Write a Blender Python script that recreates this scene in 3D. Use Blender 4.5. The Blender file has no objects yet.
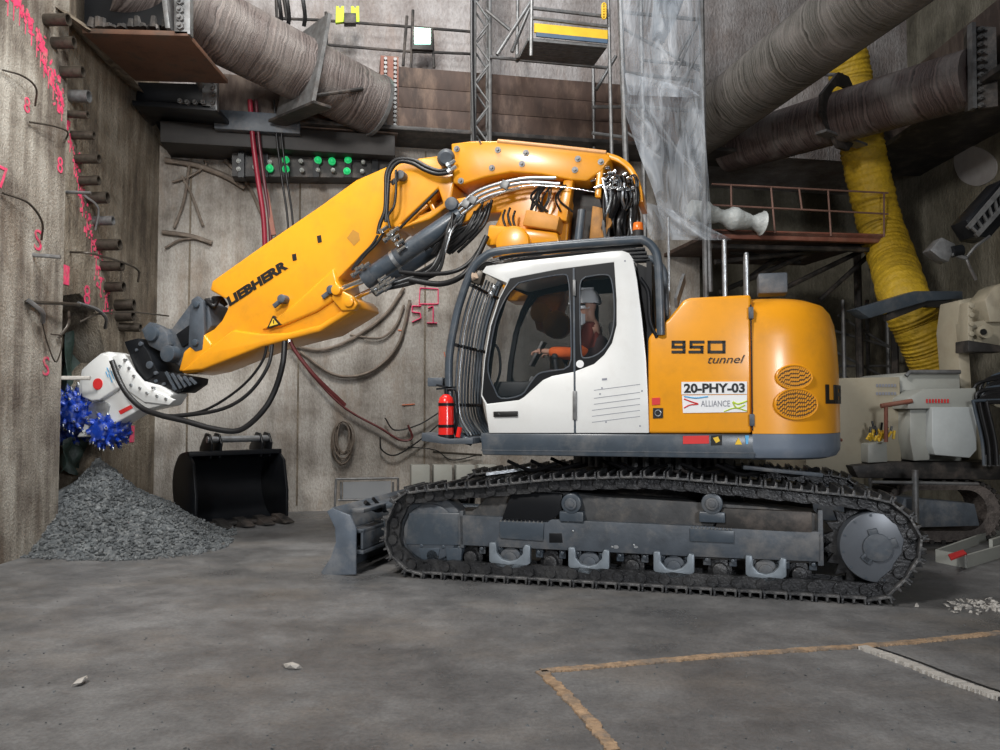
import bpy, bmesh, math, random
from mathutils import Vector, Matrix
R = math.radians
random.seed(7)
S = bpy.context.scene
# ------------------------------------------------------------ camera, world, lights, exposure
F = 800.0; PITCH = R(2.36); EYE = Vector((0, 0, 1.75))
cd = bpy.data.cameras.new('camera'); cam = bpy.data.objects.new('camera', cd); S.collection.objects.link(cam)
cam.location = EYE; cam.rotation_euler = (math.pi/2 + PITCH, 0, 0)
cd.sensor_width = 36; cd.lens = 36*F/1000; cd.clip_end = 200
S.camera = cam
S.view_settings.view_transform = 'Standard'; S.view_settings.look = 'None'
S.view_settings.gamma = 1; S.view_settings.use_curve_mapping = False
S.view_settings.exposure = -0.12
W = bpy.data.worlds.new('world'); S.world = W; W.use_nodes = True
W.node_tree.nodes['Background'].inputs[0].default_value = (0.75, 0.85, 1.0, 1)
W.node_tree.nodes['Background'].inputs[1].default_value = 0.085
def area(name, loc, target, size, power, col=(1, 1, 1), spread=180):
    l = bpy.data.lights.new(name, 'AREA'); l.energy = power; l.size = size; l.color = col; l.spread = R(spread)
    o = bpy.data.objects.new(name, l); S.collection.objects.link(o); o.location = loc
    o.rotation_euler = (Vector(target) - Vector(loc)).to_track_quat('-Z', 'Y').to_euler()
    return o
area('floodlight_key', (-3.5, 0.5, 7.5), (0.5, 9, 1.8), 1.3, 560, (1, .97, .93), 150)
area('fill_right', (3.6, -2.5, 3.4), (0.8, 8, 2.0), 1.4, 230, (.95, .97, 1), 130)  # added fill from the camera side, brightens the cab and its interior
area('fill_wall', (-1.5, 7.5, 10.5), (-3.5, 13, 3.0), 2.0, 430, (1, .96, .9), 150)  # added area light out of view, brightens the back wall
area('area_cutter', (-3.0, 7.0, 6.8), (-5.3, 11, 1.5), 1.0, 95, (.95, .98, 1), 120)  # area light out of view, aimed at the cutter
area('fill_top', (-0.5, 8.0, 11.6), (0.5, 14, 8.5), 2.2, 300, (.95, .97, 1), 170)  # added area light out of view, brightens the upper back wall

# ------------------------------------------------------------ pixel helpers
FW = Vector((0, math.cos(PITCH), math.sin(PITCH))); UP = Vector((0, -math.sin(PITCH), math.cos(PITCH)))
def ray(px, py): return FW + Vector((1, 0, 0))*((px-500)/F) + UP*((375-py)/F)
def at(px, py, Y):
    d = ray(px, py); return EYE + d*(Y/d.y)
def atz(px, py, z=0):
    d = ray(px, py); return EYE + d*((z-EYE.z)/d.z)
def atX(px, py, X):
    d = ray(px, py); return EYE + d*(X/d.x)
def hit(px, py, P, N):
    d = ray(px, py); return EYE + d*((P-EYE).dot(N)/d.dot(N))
def proj(v):
    d = v - EYE; k = d.dot(FW); return 500+F*d.x/k, 375-F*d.dot(UP)/k
BA = R(11); BU = Vector((math.cos(BA), math.sin(BA), 0)); BN = Vector((math.sin(BA), -math.cos(BA), 0)); B0 = Vector((-5.6, 13.2, 0))
def onb(px, py, off=0): return hit(px, py, B0 + BN*off, BN)
# machine frame: x to the rear, y away from the camera, z up
MY = R(15.1); MO = Vector((1.28, 7.71, 0)); MX = Vector((math.cos(MY), -math.sin(MY), 0)); MV = Vector((math.sin(MY), math.cos(MY), 0))
def M(px, py, y=0):
    w = hit(px, py, MO + MV*y, MV) - MO
    return (w.dot(MX), w.z)
def M3(px, py, y=0):
    s, z = M(px, py, y); return Vector((s, y, z))
def Mw(s, y, z): return MO + MX*s + MV*y + Vector((0, 0, z))

# ------------------------------------------------------------ materials
def mat(name, col, rough=.6, metal=0, var=.15, scale=6, bump=0, dirt=None, dirt_amt=.4, stretch=(1, 1, 1), coat=0, dscale=3, bscale=None, wet=None, spec=.5):
    m = bpy.data.materials.new(name); m.use_nodes = True; nt = m.node_tree; N = nt.nodes; L = nt.links
    b = N['Principled BSDF']; b.inputs['Roughness'].default_value = rough; b.inputs['Metallic'].default_value = metal
    b.inputs['Coat Weight'].default_value = coat; b.inputs['Coat Roughness'].default_value = .16; b.inputs['Specular IOR Level'].default_value = spec
    tc = N.new('ShaderNodeTexCoord'); mp = N.new('ShaderNodeMapping'); mp.inputs['Scale'].default_value = stretch
    L.new(tc.outputs['Object'], mp.inputs[0])
    n = N.new('ShaderNodeTexNoise'); n.inputs['Scale'].default_value = scale; n.inputs['Detail'].default_value = 8; n.inputs['Roughness'].default_value = .65
    L.new(mp.outputs[0], n.inputs['Vector'])
    r = N.new('ShaderNodeValToRGB'); c = Vector(col)
    r.color_ramp.elements[0].position = .3; r.color_ramp.elements[1].position = .7
    r.color_ramp.elements[0].color = (*(c*(1-var)), 1); r.color_ramp.elements[1].color = (*[min(1, x) for x in c*(1+var)], 1)
    L.new(n.outputs[0], r.inputs[0]); out = r.outputs[0]
    if dirt:
        n2 = N.new('ShaderNodeTexNoise'); n2.inputs['Scale'].default_value = dscale; n2.inputs['Detail'].default_value = 6; n2.inputs['Roughness'].default_value = .7
        L.new(mp.outputs[0], n2.inputs['Vector'])
        r2 = N.new('ShaderNodeValToRGB'); r2.color_ramp.elements[0].position = .48; r2.color_ramp.elements[1].position = .66
        r2.color_ramp.elements[0].color = (0, 0, 0, 1); r2.color_ramp.elements[1].color = (dirt_amt,)*3 + (1,)
        L.new(n2.outputs[0], r2.inputs[0])
        mx = N.new('ShaderNodeMix'); mx.data_type = 'RGBA'; L.new(r2.outputs[0], mx.inputs[0]); L.new(out, mx.inputs[6]); mx.inputs[7].default_value = (*dirt, 1)
        out = mx.outputs[2]
    L.new(out, b.inputs['Base Color'])
    if wet:
        r3 = N.new('ShaderNodeMapRange'); r3.inputs['From Min'].default_value = .35; r3.inputs['From Max'].default_value = .65
        r3.inputs['To Min'].default_value = wet[0]; r3.inputs['To Max'].default_value = wet[1]
        L.new(n.outputs[0], r3.inputs[0]); L.new(r3.outputs[0], b.inputs['Roughness'])
    if bump:
        n3 = N.new('ShaderNodeTexNoise'); n3.inputs['Scale'].default_value = bscale or scale*3; n3.inputs['Detail'].default_value = 5
        L.new(mp.outputs[0], n3.inputs['Vector'])
        bp = N.new('ShaderNodeBump'); bp.inputs['Strength'].default_value = bump; bp.inputs['Distance'].default_value = .03
        L.new(n3.outputs[0], bp.inputs['Height']); L.new(bp.outputs[0], b.inputs['Normal'])
    return m
def emit(name, col, s):
    m = bpy.data.materials.new(name); m.use_nodes = True; b = m.node_tree.nodes['Principled BSDF']
    b.inputs['Base Color'].default_value = (*col, 1); b.inputs['Emission Color'].default_value = (*col, 1); b.inputs['Emission Strength'].default_value = s
    return m
def clear(name, col, rough, alpha):
    m = bpy.data.materials.new(name); m.use_nodes = True; b = m.node_tree.nodes['Principled BSDF']
    b.inputs['Base Color'].default_value = (*col, 1); b.inputs['Roughness'].default_value = rough; b.inputs['Alpha'].default_value = alpha
    return m
def streaked(name, cols, vscale=5, fine=60, bump=.35, marks=True):
    """concrete cast against formwork or soil: vertical streaks, mottling and rust stains"""
    m = bpy.data.materials.new(name); m.use_nodes = True; nt = m.node_tree; N = nt.nodes; L = nt.links
    b = N['Principled BSDF']; b.inputs['Roughness'].default_value = .85
    tc = N.new('ShaderNodeTexCoord')
    def noise(sc, stretch, det=8, ro=.6):
        mp = N.new('ShaderNodeMapping'); mp.inputs['Scale'].default_value = stretch; L.new(tc.outputs['Object'], mp.inputs[0])
        n = N.new('ShaderNodeTexNoise'); n.inputs['Scale'].default_value = sc; n.inputs['Detail'].default_value = det; n.inputs['Roughness'].default_value = ro
        L.new(mp.outputs[0], n.inputs['Vector']); return n.outputs[0]
    st = noise(vscale, (1, 1, .12)); mo = noise(1.3, (1, 1, 1)); fi = noise(fine, (1, 1, .5), 4)
    r = N.new('ShaderNodeValToRGB'); cr = r.color_ramp
    cr.elements[0].position = .4; cr.elements[0].color = (*cols[0], 1); cr.elements[1].position = .6; cr.elements[1].color = (*cols[2], 1)
    e = cr.elements.new(.5); e.color = (*cols[1], 1)
    ad = N.new('ShaderNodeMath'); ad.operation = 'ADD'; ml = N.new('ShaderNodeMath'); ml.operation = 'MULTIPLY'; ml.inputs[1].default_value = .5
    L.new(st, ad.inputs[0]); L.new(mo, ad.inputs[1]); L.new(ad.outputs[0], ml.inputs[0]); L.new(ml.outputs[0], r.inputs[0])
    r2 = N.new('ShaderNodeValToRGB'); r2.color_ramp.elements[0].position = .35; r2.color_ramp.elements[0].color = (.62, .6, .58, 1); r2.color_ramp.elements[1].position = .6; r2.color_ramp.elements[1].color = (1, 1, 1, 1)
    L.new(fi, r2.inputs[0])
    mx = N.new('ShaderNodeMix'); mx.data_type = 'RGBA'; mx.blend_type = 'MULTIPLY'; mx.inputs[0].default_value = .6
    L.new(r.outputs[0], mx.inputs[6]); L.new(r2.outputs[0], mx.inputs[7]); out = mx.outputs[2]
    ru = noise(2.2, (1, 1, .3), 6, .7); r4 = N.new('ShaderNodeValToRGB'); r4.color_ramp.elements[0].position = .52; r4.color_ramp.elements[0].color = (0, 0, 0, 1); r4.color_ramp.elements[1].position = .75; r4.color_ramp.elements[1].color = (.75, .75, .75, 1)
    L.new(ru, r4.inputs[0]); m3 = N.new('ShaderNodeMix'); m3.data_type = 'RGBA'; L.new(r4.outputs[0], m3.inputs[0]); L.new(out, m3.inputs[6]); m3.inputs[7].default_value = (*cols[3], 1)
    L.new(m3.outputs[2], b.inputs['Base Color'])
    bp = N.new('ShaderNodeBump'); bp.inputs['Strength'].default_value = bump; bp.inputs['Distance'].default_value = .05
    hs = N.new('ShaderNodeMath'); hs.operation = 'ADD'; L.new(st, hs.inputs[0]); L.new(fi, hs.inputs[1]); L.new(hs.outputs[0], bp.inputs['Height']); L.new(bp.outputs[0], b.inputs['Normal'])
    return m

YEL = mat('yellow_paint', (.80, .325, .010), .32, 0, .05, 2.5, dirt=(.45, .2, .03), dirt_amt=.25, coat=.25)
SLATE = mat('slate_paint', (.05, .066, .085), .38, 0, .18, 4, dirt=(.16, .16, .16), dirt_amt=.5, coat=.1)
SLATE2 = mat('dusty_slate_paint', (.062, .075, .092), .5, 0, .25, 5, .15, dirt=(.2, .19, .18), dirt_amt=.5)
WHITE = mat('white_paint', (.72, .73, .72), .3, 0, .03, 3, dirt=(.5, .48, .45), dirt_amt=.25, coat=.3)
BLACK = mat('black_paint', (.007, .008, .010), .4, 0, .2, 5, spec=.25)
RUB = mat('black_rubber', (.008, .008, .009), .42, 0, .3, 8)
TRK = mat('worn_track_steel', (.04, .042, .046), .45, .35, .5, 9, .5, dirt=(.2, .195, .19), dirt_amt=.55, dscale=6)
TRK2 = mat('oily_track_link', (.03, .031, .034), .38, .4, .5, 14, .3, dirt=(.14, .14, .14), dirt_amt=.35)
STEEL = mat('bare_steel', (.42, .44, .46), .35, .8, .25, 12, .1)
CHROME = mat('chrome', (.7, .72, .74), .12, 1, .05)
GALV = mat('galvanised_steel', (.18, .183, .185), .5, .5, .35, 9, dirt=(.1, .08, .07), dirt_amt=.5)
DKST = mat('dark_painted_steel', (.03, .028, .027), .55, .2, .4, 3, .2, dirt=(.16, .13, .11), dirt_amt=.5)
RUST = mat('rusty_plate', (.06, .036, .027), .7, .1, .5, 2.5, .3, dirt=(.22, .15, .11), dirt_amt=.5, stretch=(1, 1, .35))
BEAM = mat('stained_beam', (.075, .052, .042), .7, 0, .35, 3, .3, dirt=(.2, .16, .13), dirt_amt=.6, stretch=(1, 1, .3))
CREAM = mat('cream_paint', (.40, .36, .27), .5, 0, .1, 3, dirt=(.25, .2, .14), dirt_amt=.4)
CREAM2 = mat('grey_cream_paint', (.36, .37, .34), .45, 0, .08, 3, dirt=(.22, .2, .17), dirt_amt=.3)
RED = mat('red_paint', (.75, .02, .015), .25, 0, .05, coat=.3)
REDM = mat('red_marking', (.62, .03, .03), .5, 0, .05)
BLUE = mat('blue_paint', (.008, .045, .36), .4, .1, .3, 14, .2, dirt=(.25, .28, .33), dirt_amt=.5, dscale=12)
PINK = mat('pink_spray_paint', (.7, .05, .14), .8, 0, .35, 14, dirt=(.35, .25, .2), dirt_amt=.55, dscale=9)
BRONZE = mat('bronze_pipe', (.06, .05, .04), .4, .4, .4, 20)
ROCK = mat('grey_rock', (.075, .083, .088), .8, 0, .45, 2.5, .5, dirt=(.26, .27, .27), dirt_amt=.6, dscale=14)
ORANGE = mat('orange_fabric', (.9, .16, .03), .8, 0, .1, 20, .2)
DKCLOTH = mat('dark_work_cloth', (.05, .03, .03), .85, 0, .2, 20)
SKIN = mat('skin', (.58, .33, .24), .5, 0, .05)
MASKM = mat('paper_mask', (.75, .8, .85), .8, 0, .04)
HELM = mat('helmet_shell', (.75, .77, .8), .3, 0, .03, coat=.3)
DUCT = mat('yellow_duct_fabric', (.5, .32, .015), .6, 0, .25, 7, .7, dirt=(.25, .17, .03), dirt_amt=.4)
TOEB = mat('yellow_board', (.75, .48, .03), .55, 0, .1)
REDRUST = mat('red_primer', (.2, .07, .045), .65, 0, .3, 5, dirt=(.3, .17, .12), dirt_amt=.5)
SAND = mat('sandy_grout', (.33, .225, .14), .9, 0, .45, 14, .5, dirt=(.16, .145, .13), dirt_amt=.95, dscale=4)
WOOD = mat('pale_timber', (.42, .4, .37), .8, 0, .3, 8, .3, stretch=(1, 8, 1))
HIVIS = mat('hi_vis_fabric', (.55, .75, .05), .7, 0, .1)
VENTD = mat('vent_shadow_steel', (.10, .05, .01), .6, 0, .2)
GLASS = clear('tinted_cab_glass', (.02, .03, .035), .03, .16)
SHEET = clear('plastic_sheeting', (.55, .6, .66), .4, .42)
def wrinkle(m, sc, st, dist):
    N = m.node_tree.nodes; L = m.node_tree.links; tc = N.new('ShaderNodeTexCoord'); mp = N.new('ShaderNodeMapping'); mp.inputs['Scale'].default_value = (1.6, 1.6, .45); mp.inputs['Rotation'].default_value = (.3, .5, 0)
    n = N.new('ShaderNodeTexNoise'); n.inputs['Scale'].default_value = sc; n.inputs['Detail'].default_value = 4; n.inputs['Distortion'].default_value = 1.5
    L.new(tc.outputs['Object'], mp.inputs[0]); L.new(mp.outputs[0], n.inputs['Vector'])
    b = N.new('ShaderNodeBump'); b.inputs['Strength'].default_value = st; b.inputs['Distance'].default_value = dist; L.new(n.outputs[0], b.inputs['Height']); L.new(b.outputs[0], N['Principled BSDF'].inputs['Normal'])
    r = N.new('ShaderNodeMapRange'); r.inputs['From Min'].default_value = .42; r.inputs['From Max'].default_value = .62; r.inputs['To Min'].default_value = .25; r.inputs['To Max'].default_value = .5
    L.new(n.outputs[0], r.inputs[0]); L.new(r.outputs[0], N['Principled BSDF'].inputs['Alpha'])
wrinkle(SHEET, 3.2, .45, .08)
LED = emit('flood_lamp_lens', (.45, 1, .72), 9)
GRN = emit('green_lamp_lens', (.01, .45, .13), .7)
DIM = mat('dull_lamp_lens', (.4, .42, .4), .3)
DECAL = mat('white_sticker', (.8, .81, .82), .35, 0, .02)
INK = mat('black_ink', (.008, .008, .008), .45, 0, .05)
GREYINK = mat('grey_ink', (.25, .26, .3), .5, 0, .05)
CYAN = mat('light_blue_ink', (.1, .4, .7), .5, 0, .05); LIME = mat('lime_ink', (.5, .65, .05), .5, 0, .05)

# floor material: mottled slab, damp darker areas with more gloss
def floor_mat():
    m = bpy.data.materials.new('concrete_slab'); m.use_nodes = True; nt = m.node_tree; N = nt.nodes; L = nt.links
    b = N['Principled BSDF']; tc = N.new('ShaderNodeTexCoord')
    def noise(sc, det=8, ro=.62, st=(1, 1, 1)):
        mp = N.new('ShaderNodeMapping'); mp.inputs['Scale'].default_value = st; L.new(tc.outputs['Object'], mp.inputs[0])
        n = N.new('ShaderNodeTexNoise'); n.inputs['Scale'].default_value = sc; n.inputs['Detail'].default_value = det; n.inputs['Roughness'].default_value = ro
        L.new(mp.outputs[0], n.inputs['Vector']); return n.outputs[0]
    a = noise(.55, 10, .68); c = noise(2.6, 12, .74, (1, 1.1, 1)); f = noise(38, 6, .75)
    r = N.new('ShaderNodeValToRGB'); e = r.color_ramp.elements
    e[0].position = .40; e[0].color = (.092, .092, .094, 1); e[1].position = .62; e[1].color = (.225, .225, .225, 1)
    q = r.color_ramp.elements.new(.5); q.color = (.142, .141, .142, 1)
    mixf = N.new('ShaderNodeMath'); mixf.operation = 'MULTIPLY_ADD'; mixf.inputs[1].default_value = .45
    h = N.new('ShaderNodeMath'); h.operation = 'MULTIPLY'; h.inputs[1].default_value = .55; L.new(a, h.inputs[0])
    L.new(c, mixf.inputs[0]); L.new(h.outputs[0], mixf.inputs[2]); L.new(mixf.outputs[0], r.inputs[0])
    t = noise(.9, 8, .65, (.8, 1.2, 1)); rt = N.new('ShaderNodeValToRGB'); rt.color_ramp.elements[0].position = .5; rt.color_ramp.elements[0].color = (0, 0, 0, 1); rt.color_ramp.elements[1].position = .72; rt.color_ramp.elements[1].color = (.6, .6, .6, 1)
    L.new(t, rt.inputs[0]); mt = N.new('ShaderNodeMix'); mt.data_type = 'RGBA'; L.new(rt.outputs[0], mt.inputs[0]); L.new(r.outputs[0], mt.inputs[6]); mt.inputs[7].default_value = (.21, .185, .16, 1)
    rf = N.new('ShaderNodeValToRGB'); rf.color_ramp.elements[0].position = .35; rf.color_ramp.elements[0].color = (.6, .6, .6, 1); rf.color_ramp.elements[1].position = .6; rf.color_ramp.elements[1].color = (1, 1, 1, 1)
    L.new(f, rf.inputs[0]); mm = N.new('ShaderNodeMix'); mm.data_type = 'RGBA'; mm.blend_type = 'MULTIPLY'; mm.inputs[0].default_value = .8
    L.new(mt.outputs[2], mm.inputs[6]); L.new(rf.outputs[0], mm.inputs[7]); L.new(mm.outputs[2], b.inputs['Base Color'])
    mr = N.new('ShaderNodeMapRange'); mr.inputs['From Min'].default_value = .38; mr.inputs['From Max'].default_value = .6; mr.inputs['To Min'].default_value = .25; mr.inputs['To Max'].default_value = .75
    L.new(a, mr.inputs[0]); L.new(mr.outputs[0], b.inputs['Roughness'])
    bp = N.new('ShaderNodeBump'); bp.inputs['Strength'].default_value = .35; bp.inputs['Distance'].default_value = .02
    s = N.new('ShaderNodeMath'); s.operation = 'ADD'; L.new(c, s.inputs[0]); L.new(f, s.inputs[1]); L.new(s.outputs[0], bp.inputs['Height']); L.new(bp.outputs[0], b.inputs['Normal'])
    return m

# ------------------------------------------------------------ mesh builder
class MB:
    def __init__(s): s.b = bmesh.new()
    def box(s, c, size, rot=None):
        m = Matrix.Translation(Vector(c)) @ (rot.to_4x4() if rot else Matrix()) @ Matrix.Diagonal((*size, 1))
        bmesh.ops.create_cube(s.b, size=1, matrix=m); return s
    def bar(s, p, q, w, h=None):
        p, q = Vector(p), Vector(q); d = q-p
        rot = d.to_track_quat('Y', 'Z').to_matrix(); return s.box((p+q)/2, (w, d.length, h or w), rot)
    def cyl(s, p, q, r, n=14, r2=None, cap=True):
        p, q = Vector(p), Vector(q); d = q-p
        m = Matrix.Translation((p+q)/2) @ d.to_track_quat('Z', 'Y').to_matrix().to_4x4()
        bmesh.ops.create_cone(s.b, cap_ends=cap, segments=n, radius1=r, radius2=r if r2 is None else r2, depth=d.length, matrix=m); return s
    def ball(s, c, r, n=12, sc=(1, 1, 1)):
        bmesh.ops.create_uvsphere(s.b, u_segments=n, v_segments=max(6, n//2+2), radius=r, matrix=Matrix.Translation(Vector(c)) @ Matrix.Diagonal((*sc, 1))); return s
    def tube(s, pts, r, n=8, cap=True):
        pts = [Vector(p) for p in pts]; rings = []; up = None
        rr = r if isinstance(r, (list, tuple)) else [r]*len(pts)
        for i, p in enumerate(pts):
            t = (pts[min(i+1, len(pts)-1)] - pts[max(i-1, 0)]).normalized()
            if up is None: up = t.orthogonal().normalized()
            else:
                up = (up - t*up.dot(t))
                up = up.normalized() if up.length > 1e-6 else t.orthogonal().normalized()
            v = t.cross(up)
            rings.append([s.b.verts.new(p + (up*math.cos(a)+v*math.sin(a))*rr[i]) for a in [2*math.pi*k/n for k in range(n)]])
        for a, b in zip(rings, rings[1:]):
            for k in range(n): s.b.faces.new((a[k], a[(k+1) % n], b[(k+1) % n], b[k]))
        if cap: s.b.faces.new(rings[0][::-1]); s.b.faces.new(rings[-1])
        return s
    def poly(s, pts, d):
        """extrude planar polygon pts (3D) by vector d"""
        pts = [Vector(p) for p in pts]; d = Vector(d)
        a = [s.b.verts.new(p) for p in pts]; b = [s.b.verts.new(p+d) for p in pts]; n = len(pts)
        s.b.faces.new(a); s.b.faces.new(b[::-1])
        for i in range(n): s.b.faces.new((a[(i+1) % n], a[i], b[i], b[(i+1) % n]))
        return s
    def prism(s, pts, y0, y1): return s.poly([(p[0], y0, p[1]) for p in pts], (0, y1-y0, 0))
    def holed(s, outer, holes, y0, y1):
        for y in (y0, y1):
            es = []
            for loop in [outer]+holes:
                vs = [s.b.verts.new((p[0], y, p[1])) for p in loop]
                es += [s.b.edges.new((vs[i], vs[(i+1) % len(vs)])) for i in range(len(vs))]
            bmesh.ops.triangle_fill(s.b, use_beauty=True, use_dissolve=False, edges=es)
        for loop in [outer]+holes:
            a = [s.b.verts.new((p[0], y0, p[1])) for p in loop]; b = [s.b.verts.new((p[0], y1, p[1])) for p in loop]; n = len(a)
            for i in range(n): s.b.faces.new((a[i], a[(i+1) % n], b[(i+1) % n], b[i]))
        bmesh.ops.remove_doubles(s.b, verts=s.b.verts, dist=1e-5); return s
    def grid(s, rows, close=False):
        vs = [[s.b.verts.new(p) for p in r] for r in rows]
        for a, b in zip(vs, vs[1:]):
            n = len(a)
            for k in range(n if close else n-1): s.b.faces.new((a[k], a[(k+1) % n], b[(k+1) % n], b[k]))
        return vs
    def build(s, name, m, parent=None, bevel=0, seg=2, smooth=35, fix=True):
        if fix: bmesh.ops.recalc_face_normals(s.b, faces=s.b.faces)
        if bevel:
            es = [e for e in s.b.edges if len(e.link_faces) == 2 and e.calc_face_angle(0) > R(28)]
            try: bmesh.ops.bevel(s.b, geom=es, offset=bevel, segments=seg, profile=.5, affect='EDGES', clamp_overlap=True)
            except Exception: pass
        for f in s.b.faces: f.smooth = True
        for e in s.b.edges: e.smooth = len(e.link_faces) == 2 and e.calc_face_angle(0) < R(smooth)
        me = bpy.data.meshes.new(name); s.b.to_mesh(me); s.b.free()
        o = bpy.data.objects.new(name, me); S.collection.objects.link(o); me.materials.append(m)
        if parent: o.parent = parent
        return o
def tag(o, label=None, cat=None, group=None, kind=None):
    if label: o['label'] = label
    if cat: o['category'] = cat
    if group: o['group'] = group
    if kind: o['kind'] = kind
    return o
def empty(name, loc, rz=0, **k):
    o = bpy.data.objects.new(name, None); S.collection.objects.link(o); o.location = loc; o.rotation_euler = (0, 0, rz); o.empty_display_size = .2
    return tag(o, **k)
def copy_tree(o, parent=None):
    c = o.copy(); S.collection.objects.link(c)
    if parent: c.parent = parent
    for ch in [x for x in bpy.data.objects if x.parent == o]: copy_tree(ch, c)
    return c
def spline(pts, n=6):
    """Catmull-Rom through pts"""
    P = [Vector(p) for p in pts]; P = [P[0]*2-P[1]] + P + [P[-1]*2-P[-2]]; out = []
    for i in range(1, len(P)-2):
        for k in range(n):
            t = k/n; a, b, c, d = P[i-1:i+3]
            out.append(.5*((2*b)+(c-a)*t+(2*a-5*b+4*c-d)*t*t+(3*b-a-3*c+d)*t**3))
    return out + [P[-2]]
def text(name, body, p, ex, ey, w, h, m, parent=None, bold=.0, shear=0, thick=.004):
    """lettering in real mesh: p lower-left, ex/ey unit axes, fitted to w x h"""
    cu = bpy.data.curves.new('t', 'FONT'); cu.body = body; cu.offset = bold; cu.shear = shear; cu.resolution_u = 3
    t = bpy.data.objects.new('t', cu); S.collection.objects.link(t)
    bpy.context.view_layer.update(); dg = bpy.context.evaluated_depsgraph_get()
    me = bpy.data.meshes.new_from_object(t.evaluated_get(dg)); bpy.data.objects.remove(t); bpy.data.curves.remove(cu)
    xs = [v.co.x for v in me.vertices]; ys = [v.co.y for v in me.vertices]; x0, x1, y0, y1 = min(xs), max(xs), min(ys), max(ys)
    ex, ey, p = Vector(ex), Vector(ey), Vector(p); nz = ex.cross(ey)
    bm = bmesh.new(); bm.from_mesh(me); bpy.data.meshes.remove(me)
    for v in bm.verts: v.co = p + ex*((v.co.x-x0)/(x1-x0)*w) + ey*((v.co.y-y0)/(y1-y0)*h)
    r = bmesh.ops.extrude_face_region(bm, geom=list(bm.faces))
    for v in r['geom']:
        if isinstance(v, bmesh.types.BMVert): v.co += nz*thick
    b = MB(); b.b.free(); b.b = bm
    return b.build(name, m, parent)
# ============================================================ SETTING
UPZ = Vector((0, 0, 1))
def struct(o): o['kind'] = 'structure'; return o
fl = MB(); fl.box((1.2, 7.2, -.15), (17, 22, .3)); struct(fl.build('floor', floor_mat()))
WL = streaked('weathered_diaphragm_wall', [(.13, .105, .085), (.31, .28, .235), (.47, .44, .385), (.17, .125, .085)], 5, 55, .7)
WD = streaked('broken_out_wall', [(.10, .08, .06), (.21, .175, .13), (.31, .275, .22), (.14, .095, .06)], 6, 40, .7)
WB = streaked('cast_concrete_wall', [(.2, .175, .15), (.38, .355, .32), (.50, .475, .44), (.24, .175, .12)], 2.2, 35, .4)
WU = streaked('rough_sprayed_concrete', [(.25, .22, .21), (.38, .355, .35), (.50, .48, .48), (.26, .2, .17)], 1.6, 22, .8)
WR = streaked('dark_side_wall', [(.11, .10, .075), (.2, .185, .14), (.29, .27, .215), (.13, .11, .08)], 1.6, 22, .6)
w = MB(); w.box((-6.1, 4.1, 6), (1.0, 12.2, 12)); struct(w.build('wall_left', WL))
w = MB()   # the wall beyond the cut edge, with the ragged breakout the cutter works in
notch = [(10.05, .4), (11.2, .45), (11.45, 1.1), (11.3, 1.9), (11.55, 2.4), (11.2, 3.1), (10.75, 3.3), (10.3, 3.2), (10.1, 3.25)]
w.holed([(9.9, 0), (13.6, 0), (13.6, 12), (9.9, 12)], [notch], 5.68, 6.6)
o = w.build('wall_left', WD); o.rotation_euler = (0, 0, math.pi/2); struct(o)
w = MB(); w.box((-6.7, 10.8, 2), (.3, 3, 5)); struct(w.build('wall_left', WD))
def bslab(s0, s1, z0, z1, off, th, name, m):
    q = MB(); q.box(((s0+s1)/2, th/2, (z0+z1)/2), (s1-s0, th, z1-z0)); o = q.build(name, m)
    o.location = B0 + BN*off; o.rotation_euler = (0, 0, BA); return struct(o)
def bs(px, py): return (onb(px, py)-B0).dot(BU)
SR = bs(700, 300)
bslab(-1.5, SR, 0, 6.6, 0, .6, 'wall_back', WB)
bslab(SR-.3, 15.5, 0, 6.6, -2.2, .4, 'wall_back', WR)  # right part set back as an added recess so little light reaches it
bslab(-1.5, 15.5, 6.6, 12.5, .05, 3.0, 'wall_back', WU)
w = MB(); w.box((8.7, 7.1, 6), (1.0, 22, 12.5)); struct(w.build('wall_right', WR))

# light paint mark left by a poured patch on the right wall, a thin skim of fresh mortar
def blob(pts, N, th, name, m, n=5):
    sp = spline(pts+[pts[0]], n)[:-1]; b = MB(); b.poly(sp, N*th); return b.build(name, m, smooth=60)
o = blob([atX(x, y, 8.2) for x, y in ((955, 152), (968, 146), (985, 150), (997, 162), (994, 178), (978, 186), (962, 180), (955, 166))], Vector((-1, 0, 0)), .015, 'mortar_patch', mat('fresh_mortar', (.34, .33, .33), .8, 0, .1))
tag(o, 'pale round patch of mortar on the dark right wall', 'patch')

for px in (189, 299, 425):
    w = MB(); a = onb(px, 300, .004); w.box((0, 0, 3.2), (.03, .012, 6.2)); o = w.build('trim_back', WD); o.location = (a.x, a.y, 0); o.rotation_euler = (0, 0, BA); struct(o)
# ---- floor details: sandy joints, timber strip, stones
def strip(pix, w, name, m, jag=.35, h=.012):
    P = spline([atz(x, y) for x, y in pix], 70); L, Rr = [], []; ja = jb = 0
    for i, p in enumerate(P):
        t = (P[min(i+1, len(P)-1)]-P[max(i-1, 0)]).normalized(); nn = Vector((-t.y, t.x, 0))
        ja = ja*.75+random.uniform(-1, 1)*.4; jb = jb*.75+random.uniform(-1, 1)*.4
        L.append(p+nn*w*(.5+jag*ja*.6)); Rr.append(p-nn*w*(.5+jag*jb*.6))
    b = MB(); b.grid([[Vector((a.x, a.y, .0005)) for a in L], [Vector((a.x, a.y, h)) for a in L], [Vector((a.x, a.y, h)) for a in Rr], [Vector((a.x, a.y, .0005)) for a in Rr]])
    return b.build(name, m, smooth=20)
tag(strip([(541, 672), (600, 667), (700, 658), (780, 652), (860, 647), (930, 641), (1003, 633)], .075, 'sand_joint', SAND), 'long sandy grout line crossing the slab on the right', 'grout line')
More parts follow.
